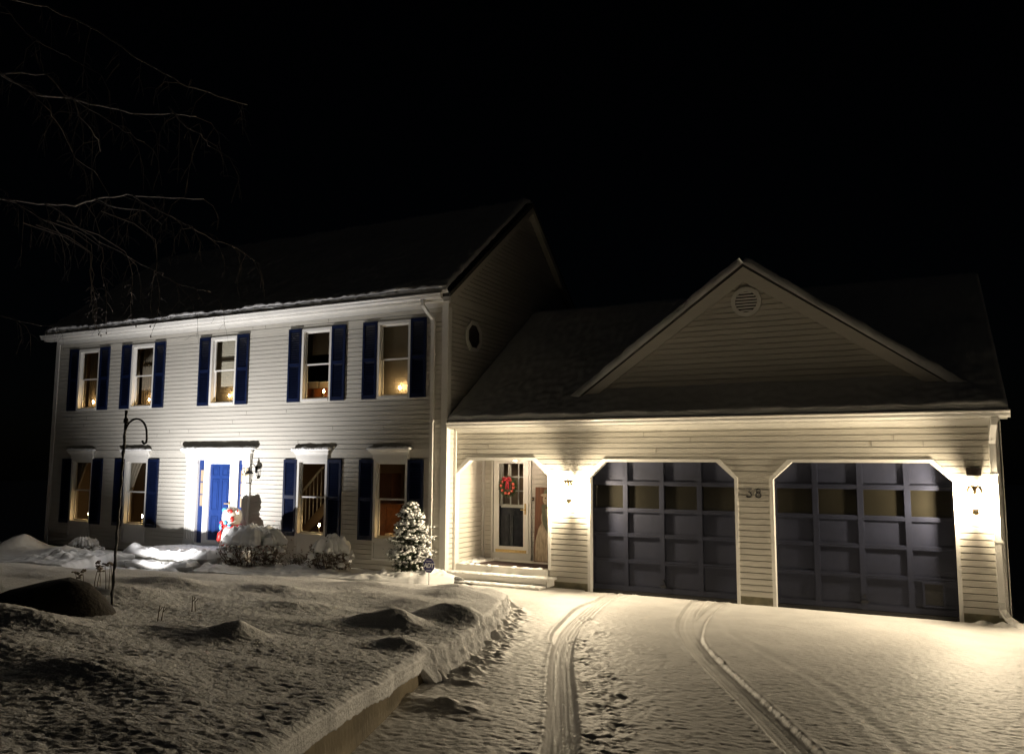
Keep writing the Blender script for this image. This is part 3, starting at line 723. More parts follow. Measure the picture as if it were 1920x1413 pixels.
# garage doors
DY = GY + .12
def garage_door(x0, x1, pet=False):
    zb0, zt0 = .015, 2.46; rows = [(.015, .555), (.555, 1.035), (1.035, 1.49), (1.49, 1.995), (1.995, 2.46)]
    cw = (x1 - x0) / 4; st = .040; rl = .031
    mb = MB()
    for i in range(5):
        xa = x0 + i * cw
        if i == 0: mb.box(x0, x0 + st * 1.6, DY, DY + .05, zb0, zt0)
        elif i == 4: mb.box(x1 - st * 1.6, x1, DY, DY + .05, zb0, zt0)
        else: mb.box(xa - st, xa + st, DY, DY + .05, zb0, zt0)
    for r, (a, b) in enumerate(rows):
        for i in range(4):
            xa = x0 + i * cw + (st if i else st * 1.6); xb = x0 + (i + 1) * cw - (st if i < 3 else st * 1.6)
            mb.box(xa, xb, DY + .001, DY + .05, a + .002, a + (.09 if r == 0 else rl)); mb.box(xa, xb, DY + .001, DY + .05, b - (.06 if r == 4 else rl), b - .002)
            if r != 3: mb.box(xa, xb, DY + .034, DY + .047, a + .026, b - .03)
            # thin moulding lip round each panel
            lo = a + (.09 if r == 0 else rl); hi = b - (.06 if r == 4 else rl)
            for q in ((xa, xa + .012, lo, hi), (xb - .012, xb, lo, hi), (xa + .012, xb - .012, lo, lo + .012), (xa + .012, xb - .012, hi - .012, hi)): mb.box(q[0], q[1], DY + .010, DY + .030, q[2], q[3])
    d = mb.build('garage_door', 'garage_paint', garage)
    for i in range(4):
        xa = x0 + i * cw + st + .002; xb = x0 + (i + 1) * cw - st - .002
        mb = MB(); mb.quad((xa, DY + .042, 1.51), (xb, DY + .042, 1.51), (xb, DY + .042, 1.97), (xa, DY + .042, 1.97)); mb.build('pane', 'garage_glass', d)
    mb = MB(); mb.box(x0 + 2 * cw + .0, x0 + 2 * cw + .03, DY - .03, DY - .0005, .22, .26); mb.box(x0 + 2 * cw - .04, x0 + 2 * cw + .07, DY - .035, DY - .02, .13, .17); mb.box(x0 + 2 * cw + .0, x0 + 2 * cw + .03, DY - .02, DY - .0005, .13, .165); mb.build('handle', 'black_iron', d)
    mb = MB(); mb.box(x0, x1, DY - .012, DY + .05, -.05, .012); mb.build('bottom_seal', 'black_iron', d)
    if pet:
        p0, p1, q0, q1 = x0 + 3 * cw + .16, x0 + 3 * cw + .48, .13, .53
        mb = MB()
        for q in ((p0, p1, q0, q0 + .035), (p0, p1, q1 - .035, q1), (p0, p0 + .035, q0 + .035, q1 - .035), (p1 - .035, p1, q0 + .035, q1 - .035)): mb.box(q[0], q[1], DY - .02, DY + .031, q[2], q[3])
        mb.m = 1; mb.box(p0 + .035, p1 - .035, DY + .004, DY + .012, q0 + .035, q1 - .035)
        mb.build('pet_door', ['garage_paint', 'black_iron'], d)
garage_door(2.985, 5.775); garage_door(6.335, 9.125, True)
mb = MB(); y0_, y1_ = DY + .06, 4.5                                     # dark garage interior
mb.quad((2.6, y1_, -.1), (9.5, y1_, -.1), (9.5, y1_, 2.9), (2.6, y1_, 2.9)); mb.quad((2.6, y0_, -.1), (2.6, y1_, -.1), (2.6, y1_, 2.9), (2.6, y0_, 2.9)); mb.quad((9.5, y0_, -.1), (9.5, y0_, 2.9), (9.5, y1_, 2.9), (9.5, y1_, -.1)); mb.quad((2.6, y0_, 2.9), (2.6, y1_, 2.9), (9.5, y1_, 2.9), (9.5, y0_, 2.9)); mb.quad((2.6, y0_, -.1), (9.5, y0_, -.1), (9.5, y1_, -.1), (2.6, y1_, -.1))
mb.build('garage_interior', 'garage_inside', garage)
# number on the pier
mb = MB(); strokes(mb, '3', 5.93, GY - .021, 1.785, .15, .0105); strokes(mb, '8', 6.085, GY - .021, 1.785, .15, .0105); mb.build('house_number', 'black_iron', garage)
# porch recess
PB = 1.5
mb = MB()
siding(mb, lambda u, d, z: (.03 + d, u, z), .31, 2.52, lambda z: [(GY + .13, PB)], [], zstart=.30)
mb.build('porch_wall', 'siding', garage); mb = MB()
siding(mb, lambda u, d, z: (u, PB - d, z), .31, 2.52, lambda z: [(.03, .27)], [], zstart=.30)
mb.build('porch_wall', 'siding', garage); mb = MB()
siding(mb, lambda u, d, z: (u, PB - d, z), .31, 2.52, lambda z: [(1.21, 2.16)], [], zstart=.30)
mb.build('porch_wall', 'siding', garage); mb = MB()
siding(mb, lambda u, d, z: (2.16 - d, PB + GY + .13 - u, z), .31, 2.52, lambda z: [(GY + .13, PB)], [], zstart=.30)
mb.build('porch_wall', 'siding', garage)
mb = MB(); mb.box(.03, 2.17, GY + .131, PB + .1, 2.50, 2.54); mb.build('porch_ceiling', 'trim', garage)
mb = MB(); mb.box(.025, .075, PB - .06, PB - .017, .31, 2.5); mb.box(.265, .305, PB - .05, PB - .017, .31, 2.5); mb.box(1.18, 1.225, PB - .05, PB - .017, .31, 2.5); mb.box(.305, 1.18, PB - .045, PB - .017, .31, .44); mb.build('porch_trim', 'trim', garage)
mb = MB()                                                              # storm door
x0, x1 = .325, 1.165; yy = PB - .04
mb.box(x0, x0 + .125, yy, yy + .035, .445, 2.47); mb.box(x1 - .125, x1, yy, yy + .035, .445, 2.47); mb.box(x0 + .125, x1 - .125, yy, yy + .035, 2.35, 2.47); mb.box(x0 + .125, x1 - .125, yy, yy + .035, .445, .585)
sdo = mb.build('storm_door', 'white_paint', garage)
mb = MB(); mb.quad((x0 + .125, yy + .017, .585), (x1 - .125, yy + .017, .585), (x1 - .125, yy + .017, 2.35), (x0 + .125, yy + .017, 2.35)); mb.build('pane', 'storm_glass', sdo)
mb = MB(); mb.box(x0 + .05, x1 - .05, yy - .006, yy - .0005, .455, .515); mb.build('kick_plate', 'brass', sdo)
mb = MB(); mb.box(1.075, 1.105, yy - .012, yy - .0005, 1.27, 1.50); mb.box(1.08, 1.10, yy - .055, yy - .012, 1.36, 1.38); mb.box(1.00, 1.10, yy - .06, yy - .045, 1.36, 1.38); mb.build('handle', 'brass', sdo)
mb = MB(); iy = PB + .06
mb.m = 1; mb.box(.27, 1.21, iy, iy + .045, .40, 1.43); mb.m = 0
mb.box(.27, .49, iy, iy + .045, 1.43, 2.5); mb.box(1.07, 1.21, iy, iy + .045, 1.43, 2.5); mb.box(.49, 1.07, iy, iy + .045, 2.36, 2.5); mb.box(.46, 1.08, iy - .012, iy - .0005, 1.40, 1.47)
for x in (.68, .875): mb.box(x - .012, x + .012, iy, iy + .02, 1.45, 2.36)
for z in (1.76, 2.06): mb.box(.49, 1.07, iy + .001, iy + .019, z - .012, z + .012)
mb.m = 1
for q in ((.40, .66, .55, 1.25), (.74, 1.02, .55, 1.25)):
    for s in ((q[0], q[1], q[2], q[2] + .025), (q[0], q[1], q[3] - .025, q[3]), (q[0], q[0] + .025, q[2] + .025, q[3] - .025), (q[1] - .025, q[1], q[2] + .025, q[3] - .025)): mb.box(s[0], s[1], iy - .01, iy - .0005, s[2], s[3])
idoor = mb.build('entry_door', ['white_paint', 'garage_paint'], garage)
mb = MB(); mb.quad((.27, iy + .5, .4), (1.21, iy + .5, .4), (1.21, iy + .5, 2.5), (.27, iy + .5, 2.5)); mb.quad((.27, iy + .05, .4), (.27, iy + .5, .4), (.27, iy + .5, 2.5), (.27, iy + .05, 2.5)); mb.quad((1.21, iy + .05, .4), (1.21, iy + .05, 2.5), (1.21, iy + .5, 2.5), (1.21, iy + .5, .4)); mb.build('room', 'interior_tan', garage)
mb = MB(); mb.box(1.245, 1.285, PB - .035, PB - .017, 1.56, 1.64); mb.m = 1; mb.lathe([(.01, 0), (.01, .006)], (1.265, PB - .042, 1.60), 10, axis=1); mb.build('doorbell', ['dark_box', 'brass'], garage)
# porch floor belongs to the porch steps unit
steps = thing('porch_steps', (1.15, -.05, 0), 'pale wooden porch floor with two snow dusted steps beside garage', 'steps')
mb = MB(); mb.box(.05, 2.155, GY - .03, PB - .051, .27, .309); mb.box(.05, 2.155, GY - .03, GY + .0, .06, .269); mb.build('porch_floor', 'trim', steps)
for k, (x0, x1, ya, yb, zt) in enumerate(((.045, 2.35, -.10, GY - .031, .19), (-.02, 2.28, -.42, -.1001, .065))):
    mb = MB(); mb.box(x0, x1, ya, yb - .001, zt - .035, zt); t = mb.build('tread', 'trim', steps)
    mb = MB(); mb.box(x0 + .05, x1 - .06, ya + .03, yb - .002, zt - .16, zt - .0355); mb.build('riser', 'trim', steps)
    mb = MB()
    for i in range(26):
        xx = x0 + .06 + (x1 - x0 - .12) * i / 25
        mb.blob((xx, ya + .10 + .06 * rng.random(), zt + .001), (.075, .085 + .03 * rng.random(), .012 + .012 * rng.random()), 2, .15, int(999 * rng.random()), flat=-.1)
    mb.build('snow_dusting', 'snow', t)['kind'] = 'stuff'
mb = MB()
for i in range(34):
    t_ = rng.random(); xx, yy2 = (.08 + .35 * rng.random() ** 2, .5 + .9 * rng.random()) if i < 22 else (.1 + 2 * rng.random(), .30 + .06 * rng.random())
    mb.blob((xx, yy2, .312), (.05 + .05 * rng.random(), .05 + .05 * rng.random(), .01 + .022 * rng.random()), 2, .2, i, flat=-.1)
mb.build('snow_dusting', 'snow', steps)['kind'] = 'stuff'
mb = MB(); mb.prism([(.42, .45), (1.95, .40), (2.1, .55), (1.9, .95), (.62, 1.0)], 2, .3125, .325)
tag(mb.build('doormat', 'doormat', base=(1.2, .7, .3125)), 'dark brown rubber doormat on the porch floor', 'doormat')

# ------------------------------------------------------------------ FRONT STEPS
fs = thing('front_steps', (-6, -1, 0), 'snow heaped white front steps with wide landing below blue door', 'steps')
def slab(poly, z0, z1, lip=.025):
    mb = MB(); mb.prism(poly, 2, z1 - .045, z1)
    cx = sum(p[0] for p in poly) / len(poly)
    mb.prism([(p[0] + (lip if p[0] < cx else -lip), p[1] + (lip if p[1] < -.1 else 0)) for p in poly], 2, z0, z1 - .0455); return mb
land = [(-7.5, -.02), (-7.5, -1.35), (-7.2, -1.62), (-5.2, -1.62), (-4.9, -1.35), (-4.9, -.02)]
slab(land, -.2, .325).build('landing', 'trim', fs)
slab([(-7.2, -1.6), (-7.2, -1.85), (-7.0, -2.0), (-5.3, -2.0), (-5.08, -1.85), (-5.08, -1.6)], -.2, .19).build('tread', 'trim', fs)
slab([(-6.9, -1.99), (-6.9, -2.3), (-6.75, -2.42), (-5.0, -2.42), (-4.8, -2.3), (-4.8, -1.99)], -.2, .055).build('tread', 'trim', fs)
def heap_snow(x0, x1, y0, y1, zt, fn, nx, ny, parent, name='snow_heap'):
    xs = np.linspace(x0, x1, nx); ys = np.linspace(y0, y1, ny); X, Y = np.meshgrid(xs, ys)
    e = np.minimum(np.minimum(X - x0, x1 - X), np.minimum(Y - y0, y1 - Y)); Z = zt - .02 + np.maximum(0, fn(X, Y)) * np.sqrt(np.clip(e / .08, 0, 1)) * 1.0
    b = BASE[parent.name]; o = grid_mesh(name, X - b[0], Y - b[1], Z - b[2], 'snow'); o.parent = parent; return o
heap_snow(-7.55, -4.88, -1.66, -.05, .325, lambda x, y: .075 + .02 * fbm(x, y, 2, 2, seed=401) + np.exp(-((y + 1.5) / .16) ** 2) * (.03 + .15 * np.maximum(0, pnoise(x * 3.2, y * 3.2, 402))) + np.exp(-((x + 5.05) / .2) ** 2) * sstep(-.6, -1.0, y) * .07 * (1 + pnoise(x * 6, y * 6, 403)) + .022 * fbm(x, y, 8, 3, .6, seed=404) + np.exp(-(((x + 7.35) / .2) ** 2 + ((y + 1.4) / .2) ** 2)) * .06, 140, 90, fs)
heap_snow(-7.25, -5.06, -2.02, -1.64, .19, lambda x, y: .022 + .10 * np.maximum(0, pnoise(x * 3, y * 3.4, 411)) + .05 * sstep(-5.8, -5.3, x) * (1 + pnoise(x * 5, y * 5, 412)) + .02 * fbm(x, y, 8, 3, .6, seed=414), 120, 34, fs)
heap_snow(-6.95, -4.78, -2.44, -2.02, .055, lambda x, y: .015 + .09 * np.maximum(0, pnoise(x * 2.7, y * 3, 421)) + .02 * fbm(x, y, 8, 3, .6, seed=424) + .10 * np.exp(-(((x + 5.35) / .25) ** 2 + ((y + 2.15) / .15) ** 2)), 120, 36, fs)

# ------------------------------------------------------------------ RETAINING WALL
rw = thing('retaining_wall', (5.3, -9.6, .4), 'low concrete retaining wall under the snowy lawn edge by driveway', 'wall')
n = 60; yy = np.linspace(-12.6, -7.72, n); mb = MB()
vs = []; 
for y in yy:
    x = float(xe(y)) - .035; zt = float(np.interp(y, yw, zbot)) + .03; zt = max(zt, float(gdrive(y)) + .02)
    bow = .006 * math.sin(y * 2.1)
    vs += [(x + bow, y, float(gdrive(y)) - .3), (x - .012 + bow, y, zt), (x - .28, y, zt), (x - .28, y, float(gdrive(y)) - .3)]
fs_ = []
for i in range(n - 1):
    a = i * 4; fs_ += [(a, a + 4, a + 5, a + 1), (a + 1, a + 5, a + 6, a + 2), (a + 2, a + 6, a + 7, a + 3)]
fs_ += [(0, 1, 2, 3), tuple((n - 1) * 4 + k for k in (3, 2, 1, 0))]
mb.add(vs, fs_, False)
mb.build('wall_body', 'wall_concrete', rw)

# ------------------------------------------------------------------ BOULDER
mb = MB(); V0, F0 = ICO[3]
c = (.20, -8.42, .44)
W = V0 * (1 + .22 * (pnoise(V0[:, 0] * 1.4 + 3 + V0[:, 2], V0[:, 1] * 1.4 - V0[:, 2], 501) + .5 * pnoise(V0[:, 0] * 3.3 + V0[:, 2] * 2, V0[:, 1] * 3.3, 502)))[:, None]
W[:, 2] = np.sign(W[:, 2]) * np.abs(W[:, 2]) ** .9
W = W * np.array((.95, .62, .62)) + np.array(c)
mb.add([tuple(p) for p in W], F0, True)
tag(mb.build('boulder', 'boulder', base=c), 'big dark rounded boulder rising from the snow at left', 'boulder')

# ------------------------------------------------------------------ lanterns
def lantern(x, label, group):
    t = thing('wall_lantern', (x, GY, 1.78), label, 'wall lantern', group)
    y = GY - .20
    mb = MB(); mb.lathe([(.055, 0), (.055, .008), (.035, .02), (.02, .022)], (x, GY - .038, 1.80), 14, axis=1); mb.tube([(x, GY - .03, 1.80), (x, GY - .07, 1.72), (x, GY - .15, 1.62), (x, y, 1.60)], .010, 6)
    mb.build('bracket', 'brass', t)
    mb = MB()
    for zt, r in ((1.64, .05), (1.905, .085)):
        for k in range(6):
            a, b = 2 * math.pi * k / 6, 2 * math.pi * (k + 1) / 6
            mb.tube([(x + r * math.cos(a), y + r * math.sin(a), zt), (x + r * math.cos(b), y + r * math.sin(b), zt)], .006, 4)
    for k in range(6):
        a = 2 * math.pi * k / 6; mb.tube([(x + .05 * math.cos(a), y + .05 * math.sin(a), 1.64), (x + .085 * math.cos(a), y + .085 * math.sin(a), 1.905)], .0045, 4)
    mb.lathe([(.03, 1.61), (.050, 1.628), (.053, 1.645), (.02, 1.648)], (x, y, 0), 16); mb.lathe([(.060, 1.885), (.062, 1.90), (.03, 1.92), (.012, 1.93)], (x, y, 0), 16); mb.build('cage', 'brass', t)
    mb = MB()
    for k in range(6):
        a, b = 2 * math.pi * k / 6, 2 * math.pi * (k + 1) / 6
        mb.quad((x + .048 * math.cos(a), y + .048 * math.sin(a), 1.645), (x + .048 * math.cos(b), y + .048 * math.sin(b), 1.645), (x + .082 * math.cos(b), y + .082 * math.sin(b), 1.90), (x + .082 * math.cos(a), y + .082 * math.sin(a), 1.90))
    mb.build('glass', 'lantern_glass', t)
    mb = MB()                                                         # scrolled crown arms
    for k in range(6):
        a = 2 * math.pi * k / 6 + .3
        mb.tube([(x + r * math.cos(a), y + r * math.sin(a), z) for r, z in ((.012, 2.0), (.04, 2.035), (.078, 2.03), (.104, 1.985), (.108, 1.94), (.092, 1.905))], [.014, .018, .018, .016, .013, .009], 6)
    mb.lathe([(.006, 1.93), (.018, 1.95), (.022, 1.985), (.012, 2.005), (.016, 2.02), (.002, 2.05)], (x, y, 0), 10)
    mb.build('crown', 'bronze', t)
    mb = MB(); mb.tube([(x, y, 1.705), (x, y, 1.875)], .046, 16, cap=False); mb.build('emitter_cylinder', 'lantern_bulb', t)  # invented open cylinder, shaped to throw more light sideways than down
    mb = MB(); mb.lathe([(.045, 1.649), (.047, 1.70), (.066, 1.7045)], (x, y, 0), 16); mb.build('emitter_rim', 'candle_wax', t)  # wide rim shaped to cut the light on wall and ground below
lantern(2.66, 'glowing brass lantern on the siding between porch and left garage door', 'lit garage lanterns')
lantern(9.36, 'glowing brass lantern under a dark box near the downspout', 'lit garage lanterns')
# unlit lantern by the front door
lx, lz = -5.18, 2.12; ly = -.24
t = thing('wall_lantern', (lx, 0, lz), 'unlit black carriage lantern beside the blue front door', 'wall lantern')
mb = MB(); mb.box(lx - .03, lx + .03, -.035, -.017, lz - .02, lz + .14); mb.tube([(lx, -.03, lz + .06), (lx, -.08, lz + .16), (lx, -.16, lz + .20), (lx, -.22, lz + .17), (lx, ly, lz + .10)], .010, 6); mb.build('bracket', 'black_iron', t)
mb = MB(); mb.lathe([(.10, .0), (.095, .012), (.05, .06), (.022, .075), (.022, .095), (.03, .11), (.008, .15)], (lx, ly, lz - .03), 8, smooth=False); mb.build('roof_cap', 'black_iron', t)
mb = MB()
for k in range(4):
    a = math.pi / 4 + k * math.pi / 2; b = a + math.pi / 2
    mb.tube([(lx + .085 * math.cos(a), ly + .085 * math.sin(a), lz - .03), (lx + .055 * math.cos(a), ly + .055 * math.sin(a), lz - .25)], .006, 4)
    for r, z in ((.085, -.03), (.055, -.25)): mb.tube([(lx + r * math.cos(a), ly + r * math.sin(a), lz + z), (lx + r * math.cos(b), ly + r * math.sin(b), lz + z)], .007, 4)
mb.lathe([(.05, 0), (.05, .012)], (lx, ly, lz - .262), 8); mb.build('cage', 'black_iron', t)
mb = MB(); mb.tube([(lx, ly, lz - .25), (lx, ly, lz - .14)], .012, 8); mb.build('candle_tube', 'candle_wax', t)
# porch ceiling light
t = thing('porch_ceiling_light', (1.1, .95, 2.5), 'round glowing light on the porch ceiling', 'ceiling light')
mb = MB(); mb.lathe([(.12, 2.475), (.12, 2.4995)], (1.1, .95, 0), 20); mb.build('canopy', 'brass', t)
mb = MB(); mb.lathe([(.02, 2.405), (.07, 2.42), (.10, 2.45), (.11, 2.4745)], (1.1, .95, 0), 20); mb.build('shade', 'porch_bulb', t)
# motion sensor box
mb = MB(); mb.box(9.27, 9.47, GY - .11, GY - .035, 2.20, 2.315); mb.box(9.34, 9.40, GY - .034, GY - .01, 2.22, 2.30)
tag(mb.build('sensor_box', 'dark_box', base=(9.37, GY, 2.26)), 'small dark rectangular box mounted above the right garage lantern', 'sensor box')
# ground spotlight
gx, gy, gz = -6.0, -2.98, .13
t = thing('garden_spotlight', (gx, gy, .02), 'small ground spotlight in the snow aimed at blue front door', 'spotlight')
aim = Vector((-6.25, 0, 3.7)) - Vector((gx, gy, gz)); aim.normalize()
mb = MB(); p = Vector((gx, gy, gz)); mb.tube([p - aim * .13, p - aim * .11, p - aim * .02, p - aim * .01], [.03, .042, .05, .05], 14); mb.build('lamp_head', 'black_iron', t)
mb = MB(); mb.tube([p - aim * .0095, p - aim * .006], [.045, .045], 14); mb.build('lens', 'spot_lens', t)
mb = MB(); mb.tube([p - aim * .07, p - aim * .07 - Vector((0, 0, .22))], .010, 6); mb.build('stake', 'black_iron', t)
L = bpy.data.lights.new('spot_beam', 'SPOT'); L.energy = 2200; L.color = (1, .965, .945); L.spot_size = R(112); L.spot_blend = 1.0; L.shadow_soft_size = .03
lo = bpy.data.objects.new('spot_beam', L); col.objects.link(lo); lo.location = p + aim * .02; lo.rotation_euler = aim.to_track_quat('-Z', 'Y').to_euler()

# ------------------------------------------------------------------ candles
def make_candle(x, z, label):
    y = .17; t = thing('window_candle', (x, y, z), label, 'window candle', 'electric candles in the windows')
    mb = MB(); mb.lathe([(.038, 0), (.038, .006), (.018, .014), (.012, .03)], (x, y, z), 14); mb.build('holder', 'brass', t)
    mb = MB(); mb.tube([(x, y, z + .02), (x, y, z + .155)], .010, 8); mb.build('stick', 'candle_wax', t)
    mb = MB(); mb.lathe([(.005, .145), (.016, .165), (.018, .182), (.010, .208), (.001, .226)], (x, y, z), 8); mb.build('bulb', 'flame', t)
zu, zl = UP[0] + .051, LO[0] + .051
for x, z, lb in ((-11.44, zu, 'lit candle in the leftmost upstairs window'), (-9.21, zu, 'lit candle in the upstairs window second from left'), (-6.35, zu, 'lit candle in the upstairs window above the blue front door'),
                 (-3.40, zu, 'lit candle before the orange chest in an upstairs window'), (-1.31, zu, 'lit candle before the blind in the upstairs window nearest the garage'),
                 (-11.35, zl, 'lit candle in the leftmost ground floor window'), (-9.23, zl, 'lit candle in the ground floor window just left of the front door'),
                 (-3.42, zl, 'lit candle before the staircase railing in a ground floor window'), (-1.32, zl, 'lit candle beside a small box behind the snowy evergreen')):
    make_candle(x, z, lb)

# curtains, blinds and furniture seen through the windows
def wavy(mb, x0, x1, y, zt, zb, folds=6, amp=.02, shape=None):
    nx, nz = 40, 24; vs = []; fs = []
    for j in range(nz + 1):
        t = j / nz; z = zt + (zb - zt) * t
        a, b = (x0, x1) if shape is None else shape(t)
        for i in range(nx + 1):
            u = i / nx; vs.append((a + (b - a) * u, y + amp * math.sin(u * folds * 2 * math.pi + .6 * math.sin(t * 3)), z))
    for j in range(nz):
        for i in range(nx): k = j * (nx + 1) + i; fs.append((k, k + 1, k + nx + 2, k + nx + 1))
    mb.add(vs, fs, True)
for xc, lb in ((-11.405, 'tan curtain glowing at the leftmost upstairs window'), (-9.255, 'tan curtain glowing at the upstairs window second from left')):
    mb = MB(); wavy(mb, xc - .72, xc - .44, .21, 5.42, 3.62, 4, .02); wavy(mb, xc - .44, xc - .05, .30, 5.42, 3.62, 5, .018)
    tag(mb.build('curtain', 'curtain', base=(xc - .28, .25, 3.6)), lb, 'curtain', 'curtains in the windows')
for xc, lb in ((-11.44, 'tied back pale curtain in the leftmost ground floor window'), (-9.29, 'tied back pale curtain in the ground floor window left of front door')):
    mb = MB()
    def shp(t, xc=xc):
        c0 = xc - .30
        if t < .52: return c0 - .46 + .10 * t, c0 + .30 - .50 * (t / .52) ** .7
        return c0 - .46 + .10 * t, c0 - .20 + .10 * (t - .52)
    wavy(mb, 0, 0, .225, 2.42, .62, 5, .032, shp)
    tag(mb.build('curtain', 'curtain', base=(xc - .3, .215, .6)), lb, 'curtain', 'curtains in the windows')
mb = MB()
for k in range(36): z = 3.66 + k * .05; mb.add([(-7.25, .295, z), (-5.85, .295, z), (-5.85, .27, z + .046), (-7.25, .27, z + .046)], [(0, 1, 2, 3)], False)
tag(mb.build('window_blind', 'blind', base=(-6.5, .28, 3.7)), 'closed grey slat blind in the upstairs window above the front door', 'blind', 'closed window blinds')
mb = MB()
for k in range(36): z = 3.66 + k * .05; mb.add([(-2.10, .295, z), (-.80, .295, z), (-.80, .27, z + .046), (-2.10, .27, z + .046)], [(0, 1, 2, 3)], False)
tag(mb.build('window_blind', 'blind', base=(-1.45, .28, 3.7)), 'closed cream slat blind in the upstairs window nearest the garage', 'blind', 'closed window blinds')
mb = MB(); mb.box(-3.99, -3.35, .42, .44, 4.86, 5.59); tag(mb.build('wall_panel', 'curtain', base=(-3.7, .43, 4.8)), 'pale square panel hanging high in an upstairs window', 'panel')
t = thing('wooden_chest', (-3.9, .6, 3.2), 'orange wooden chest standing behind a candle in an upstairs window', 'chest')
mb = MB(); mb.box(-4.30, -3.4, .5, .85, 3.21, 4.08); mb.build('body', 'wood_orange', t)
mb = MB()
for x in (-4.28, -4.02, -3.72): mb.box(x, x + .06, .47, .499, 3.3, 4.06)
mb.build('slat', 'interior_brown', t)
t = thing('storage_box', (-4.05, .66, 4.08), 'pale carton stacked on the left of the orange chest', 'box'); mb = MB(); mb.box(-4.2, -3.92, .54, .8, 4.081, 4.23); mb.build('carton', 'cardboard', t); mb = MB(); mb.box(-4.21, -3.91, .53, .81, 4.2301, 4.25); mb.build('lid', 'white_paint', t)
t = thing('storage_box', (-3.72, .66, 4.08), 'pale carton stacked on the right of the orange chest', 'box'); mb = MB(); mb.box(-3.86, -3.58, .54, .8, 4.081, 4.215); mb.build('carton', 'cardboard', t); mb = MB(); mb.box(-3.87, -3.57, .53, .81, 4.2151, 4.235); mb.build('lid', 'white_paint', t)
t = thing('stair_railing', (-4.4, 1.0, .21), 'white stair railing with slim balusters inside a ground floor window', 'railing')
mb = MB(); mb.tube([(-4.95, 1.0, 1.38), (-4.05, 1.0, 2.26)], .032, 6); mb.build('handrail', 'white_paint', t)
for k in range(8):
    x = -4.90 + k * .115; zt = 1.38 + (x + 4.95) * .978
    mb = MB(); mb.tube([(x, 1.0, zt - .95), (x, 1.0, zt)], .015, 6); mb.build('baluster', 'white_paint', t)
mb = MB(); mb.prism([(-5.0, .45), (-3.95, 1.45), (-3.95, 1.15), (-5.0, .22)], 1, .985, 1.03); mb.build('stringer', 'interior_tan', t)
mb = MB(); mb.box(-5.15, -3.7, 1.9, 1.95, .21, 1.35); mb.build('wainscot', 'interior_brown', t)
t = thing('cupboard', (-2.05, 1.15, .21), 'low reddish cupboard inside the window behind the evergreen', 'cupboard')
mb = MB(); mb.box(-2.55, -1.80, 1.0, 1.4, .21, 1.42); mb.build('body', 'wood_orange', t)
for xa in (-2.53, -2.16):
    mb = MB(); mb.box(xa, xa + .34, .98, .9995, .28, 1.36); mb.build('door', 'wood_orange', t)
mb = MB(); mb.box(-1.60, -1.40, .135, .25, zl, zl + .075); tag(mb.build('gift_box', 'cardboard', base=(-1.5, .2, zl)), 'small pale box on the sill behind the evergreen', 'box')
t = thing('cabinet', (-3.0, 2.2, .21), 'tall dark brown cabinet deep inside the window behind the evergreen', 'cabinet')
mb = MB(); mb.box(-3.25, -2.85, 2.1, 2.5, .21, 2.1); mb.build('body', 'interior_brown', t); mb = MB(); mb.box(-3.22, -2.88, 2.08, 2.0995, .3, 2.05); mb.build('door', 'interior_brown', t)
mb = MB(); mb.box(-2.62, -2.54, 2.9, 2.96, 1.3, 2.5); mb.box(-2.90, -2.85, 2.9, 2.96, 1.3, 2.5); tag(mb.build('wall_frame', 'interior_brown', base=(-2.7, 2.93, 1.3)), 'dark upright trim on the far wall behind the evergreen window', 'trim')
t = thing('doorway_strip', (-2.42, 2.2, 1.9), 'glowing strip standing in for a lit doorway inside the ground floor window nearest the garage', 'doorway strip')  # glowing strip added in place of a lit doorway beyond
mb = MB(); mb.box(-2.40, -2.355, 2.02, 2.06, 1.35, 2.12); mb.build('tube', 'doorway_glow', t)
mb = MB(); mb.box(-2.41, -2.345, 2.061, 2.10, 1.33, 2.14); mb.build('base', 'brass', t)

# ------------------------------------------------------------------ wreath
wc = (.705, PB - .105, 1.86)
t = thing('wreath', wc, 'green holiday wreath with red ornaments on the porch storm door', 'wreath')
mb = MB()
for k in range(800):
    a = rng.random() * 2 * math.pi; r = .145 + .05 * (rng.random() - .5) * 2; yy2 = wc[1] + .03 * (rng.random() - .5) * 2
    p = Vector((wc[0] + r * math.cos(a), yy2, wc[2] + r * math.sin(a))); d = Vector((math.cos(a + rng.uniform(-1.3, 1.3)), rng.uniform(-.6, .3), math.sin(a + rng.uniform(-1.3, 1.3)))).normalized() * .055
    s = Vector((-d.z, 0, d.x)) * .12; mb.add([p - s, p + s, p + d + s * .3, p + d - s * .3], [(0, 1, 2, 3)], False)
mb.tube([(wc[0] + .145 * math.cos(2 * math.pi * k / 24), wc[1] + .01, wc[2] + .145 * math.sin(2 * math.pi * k / 24)) for k in range(25)], .042, 8)
mb.build('greenery', 'wreath_green', t)
for a in (20, 60, 140, 175, 215, 255, 285, 320, 350):
    mb = MB(); mb.blob((wc[0] + .15 * math.cos(R(a)), wc[1] - .035, wc[2] + .15 * math.sin(R(a))), (.034,) * 3, 2, 0); mb.build('ornament', 'ornament', t)
mb = MB()
for s in (-1, 1):
    pts = [(wc[0] + s * q[0], wc[1] - .045 - q[2], wc[2] + .15 + q[1]) for q in ((.0, 0, 0), (.04, .035, .02), (.085, .03, .025), (.085, -.02, .02), (.04, -.015, .01), (0, 0, 0))]
    mb.tube(pts, [.012, .022, .024, .024, .02, .012], 6)
    mb.tube([(wc[0], wc[1] - .04, wc[2] + .15), (wc[0] + s * .02, wc[1] - .04, wc[2] + .05), (wc[0] + s * .03, wc[1] - .04, wc[2] - .06)], [.015, .018, .016], 6)
mb.blob((wc[0], wc[1] - .05, wc[2] + .15), (.026,) * 3, 2, 0); mb.build('bow', 'ribbon', t)
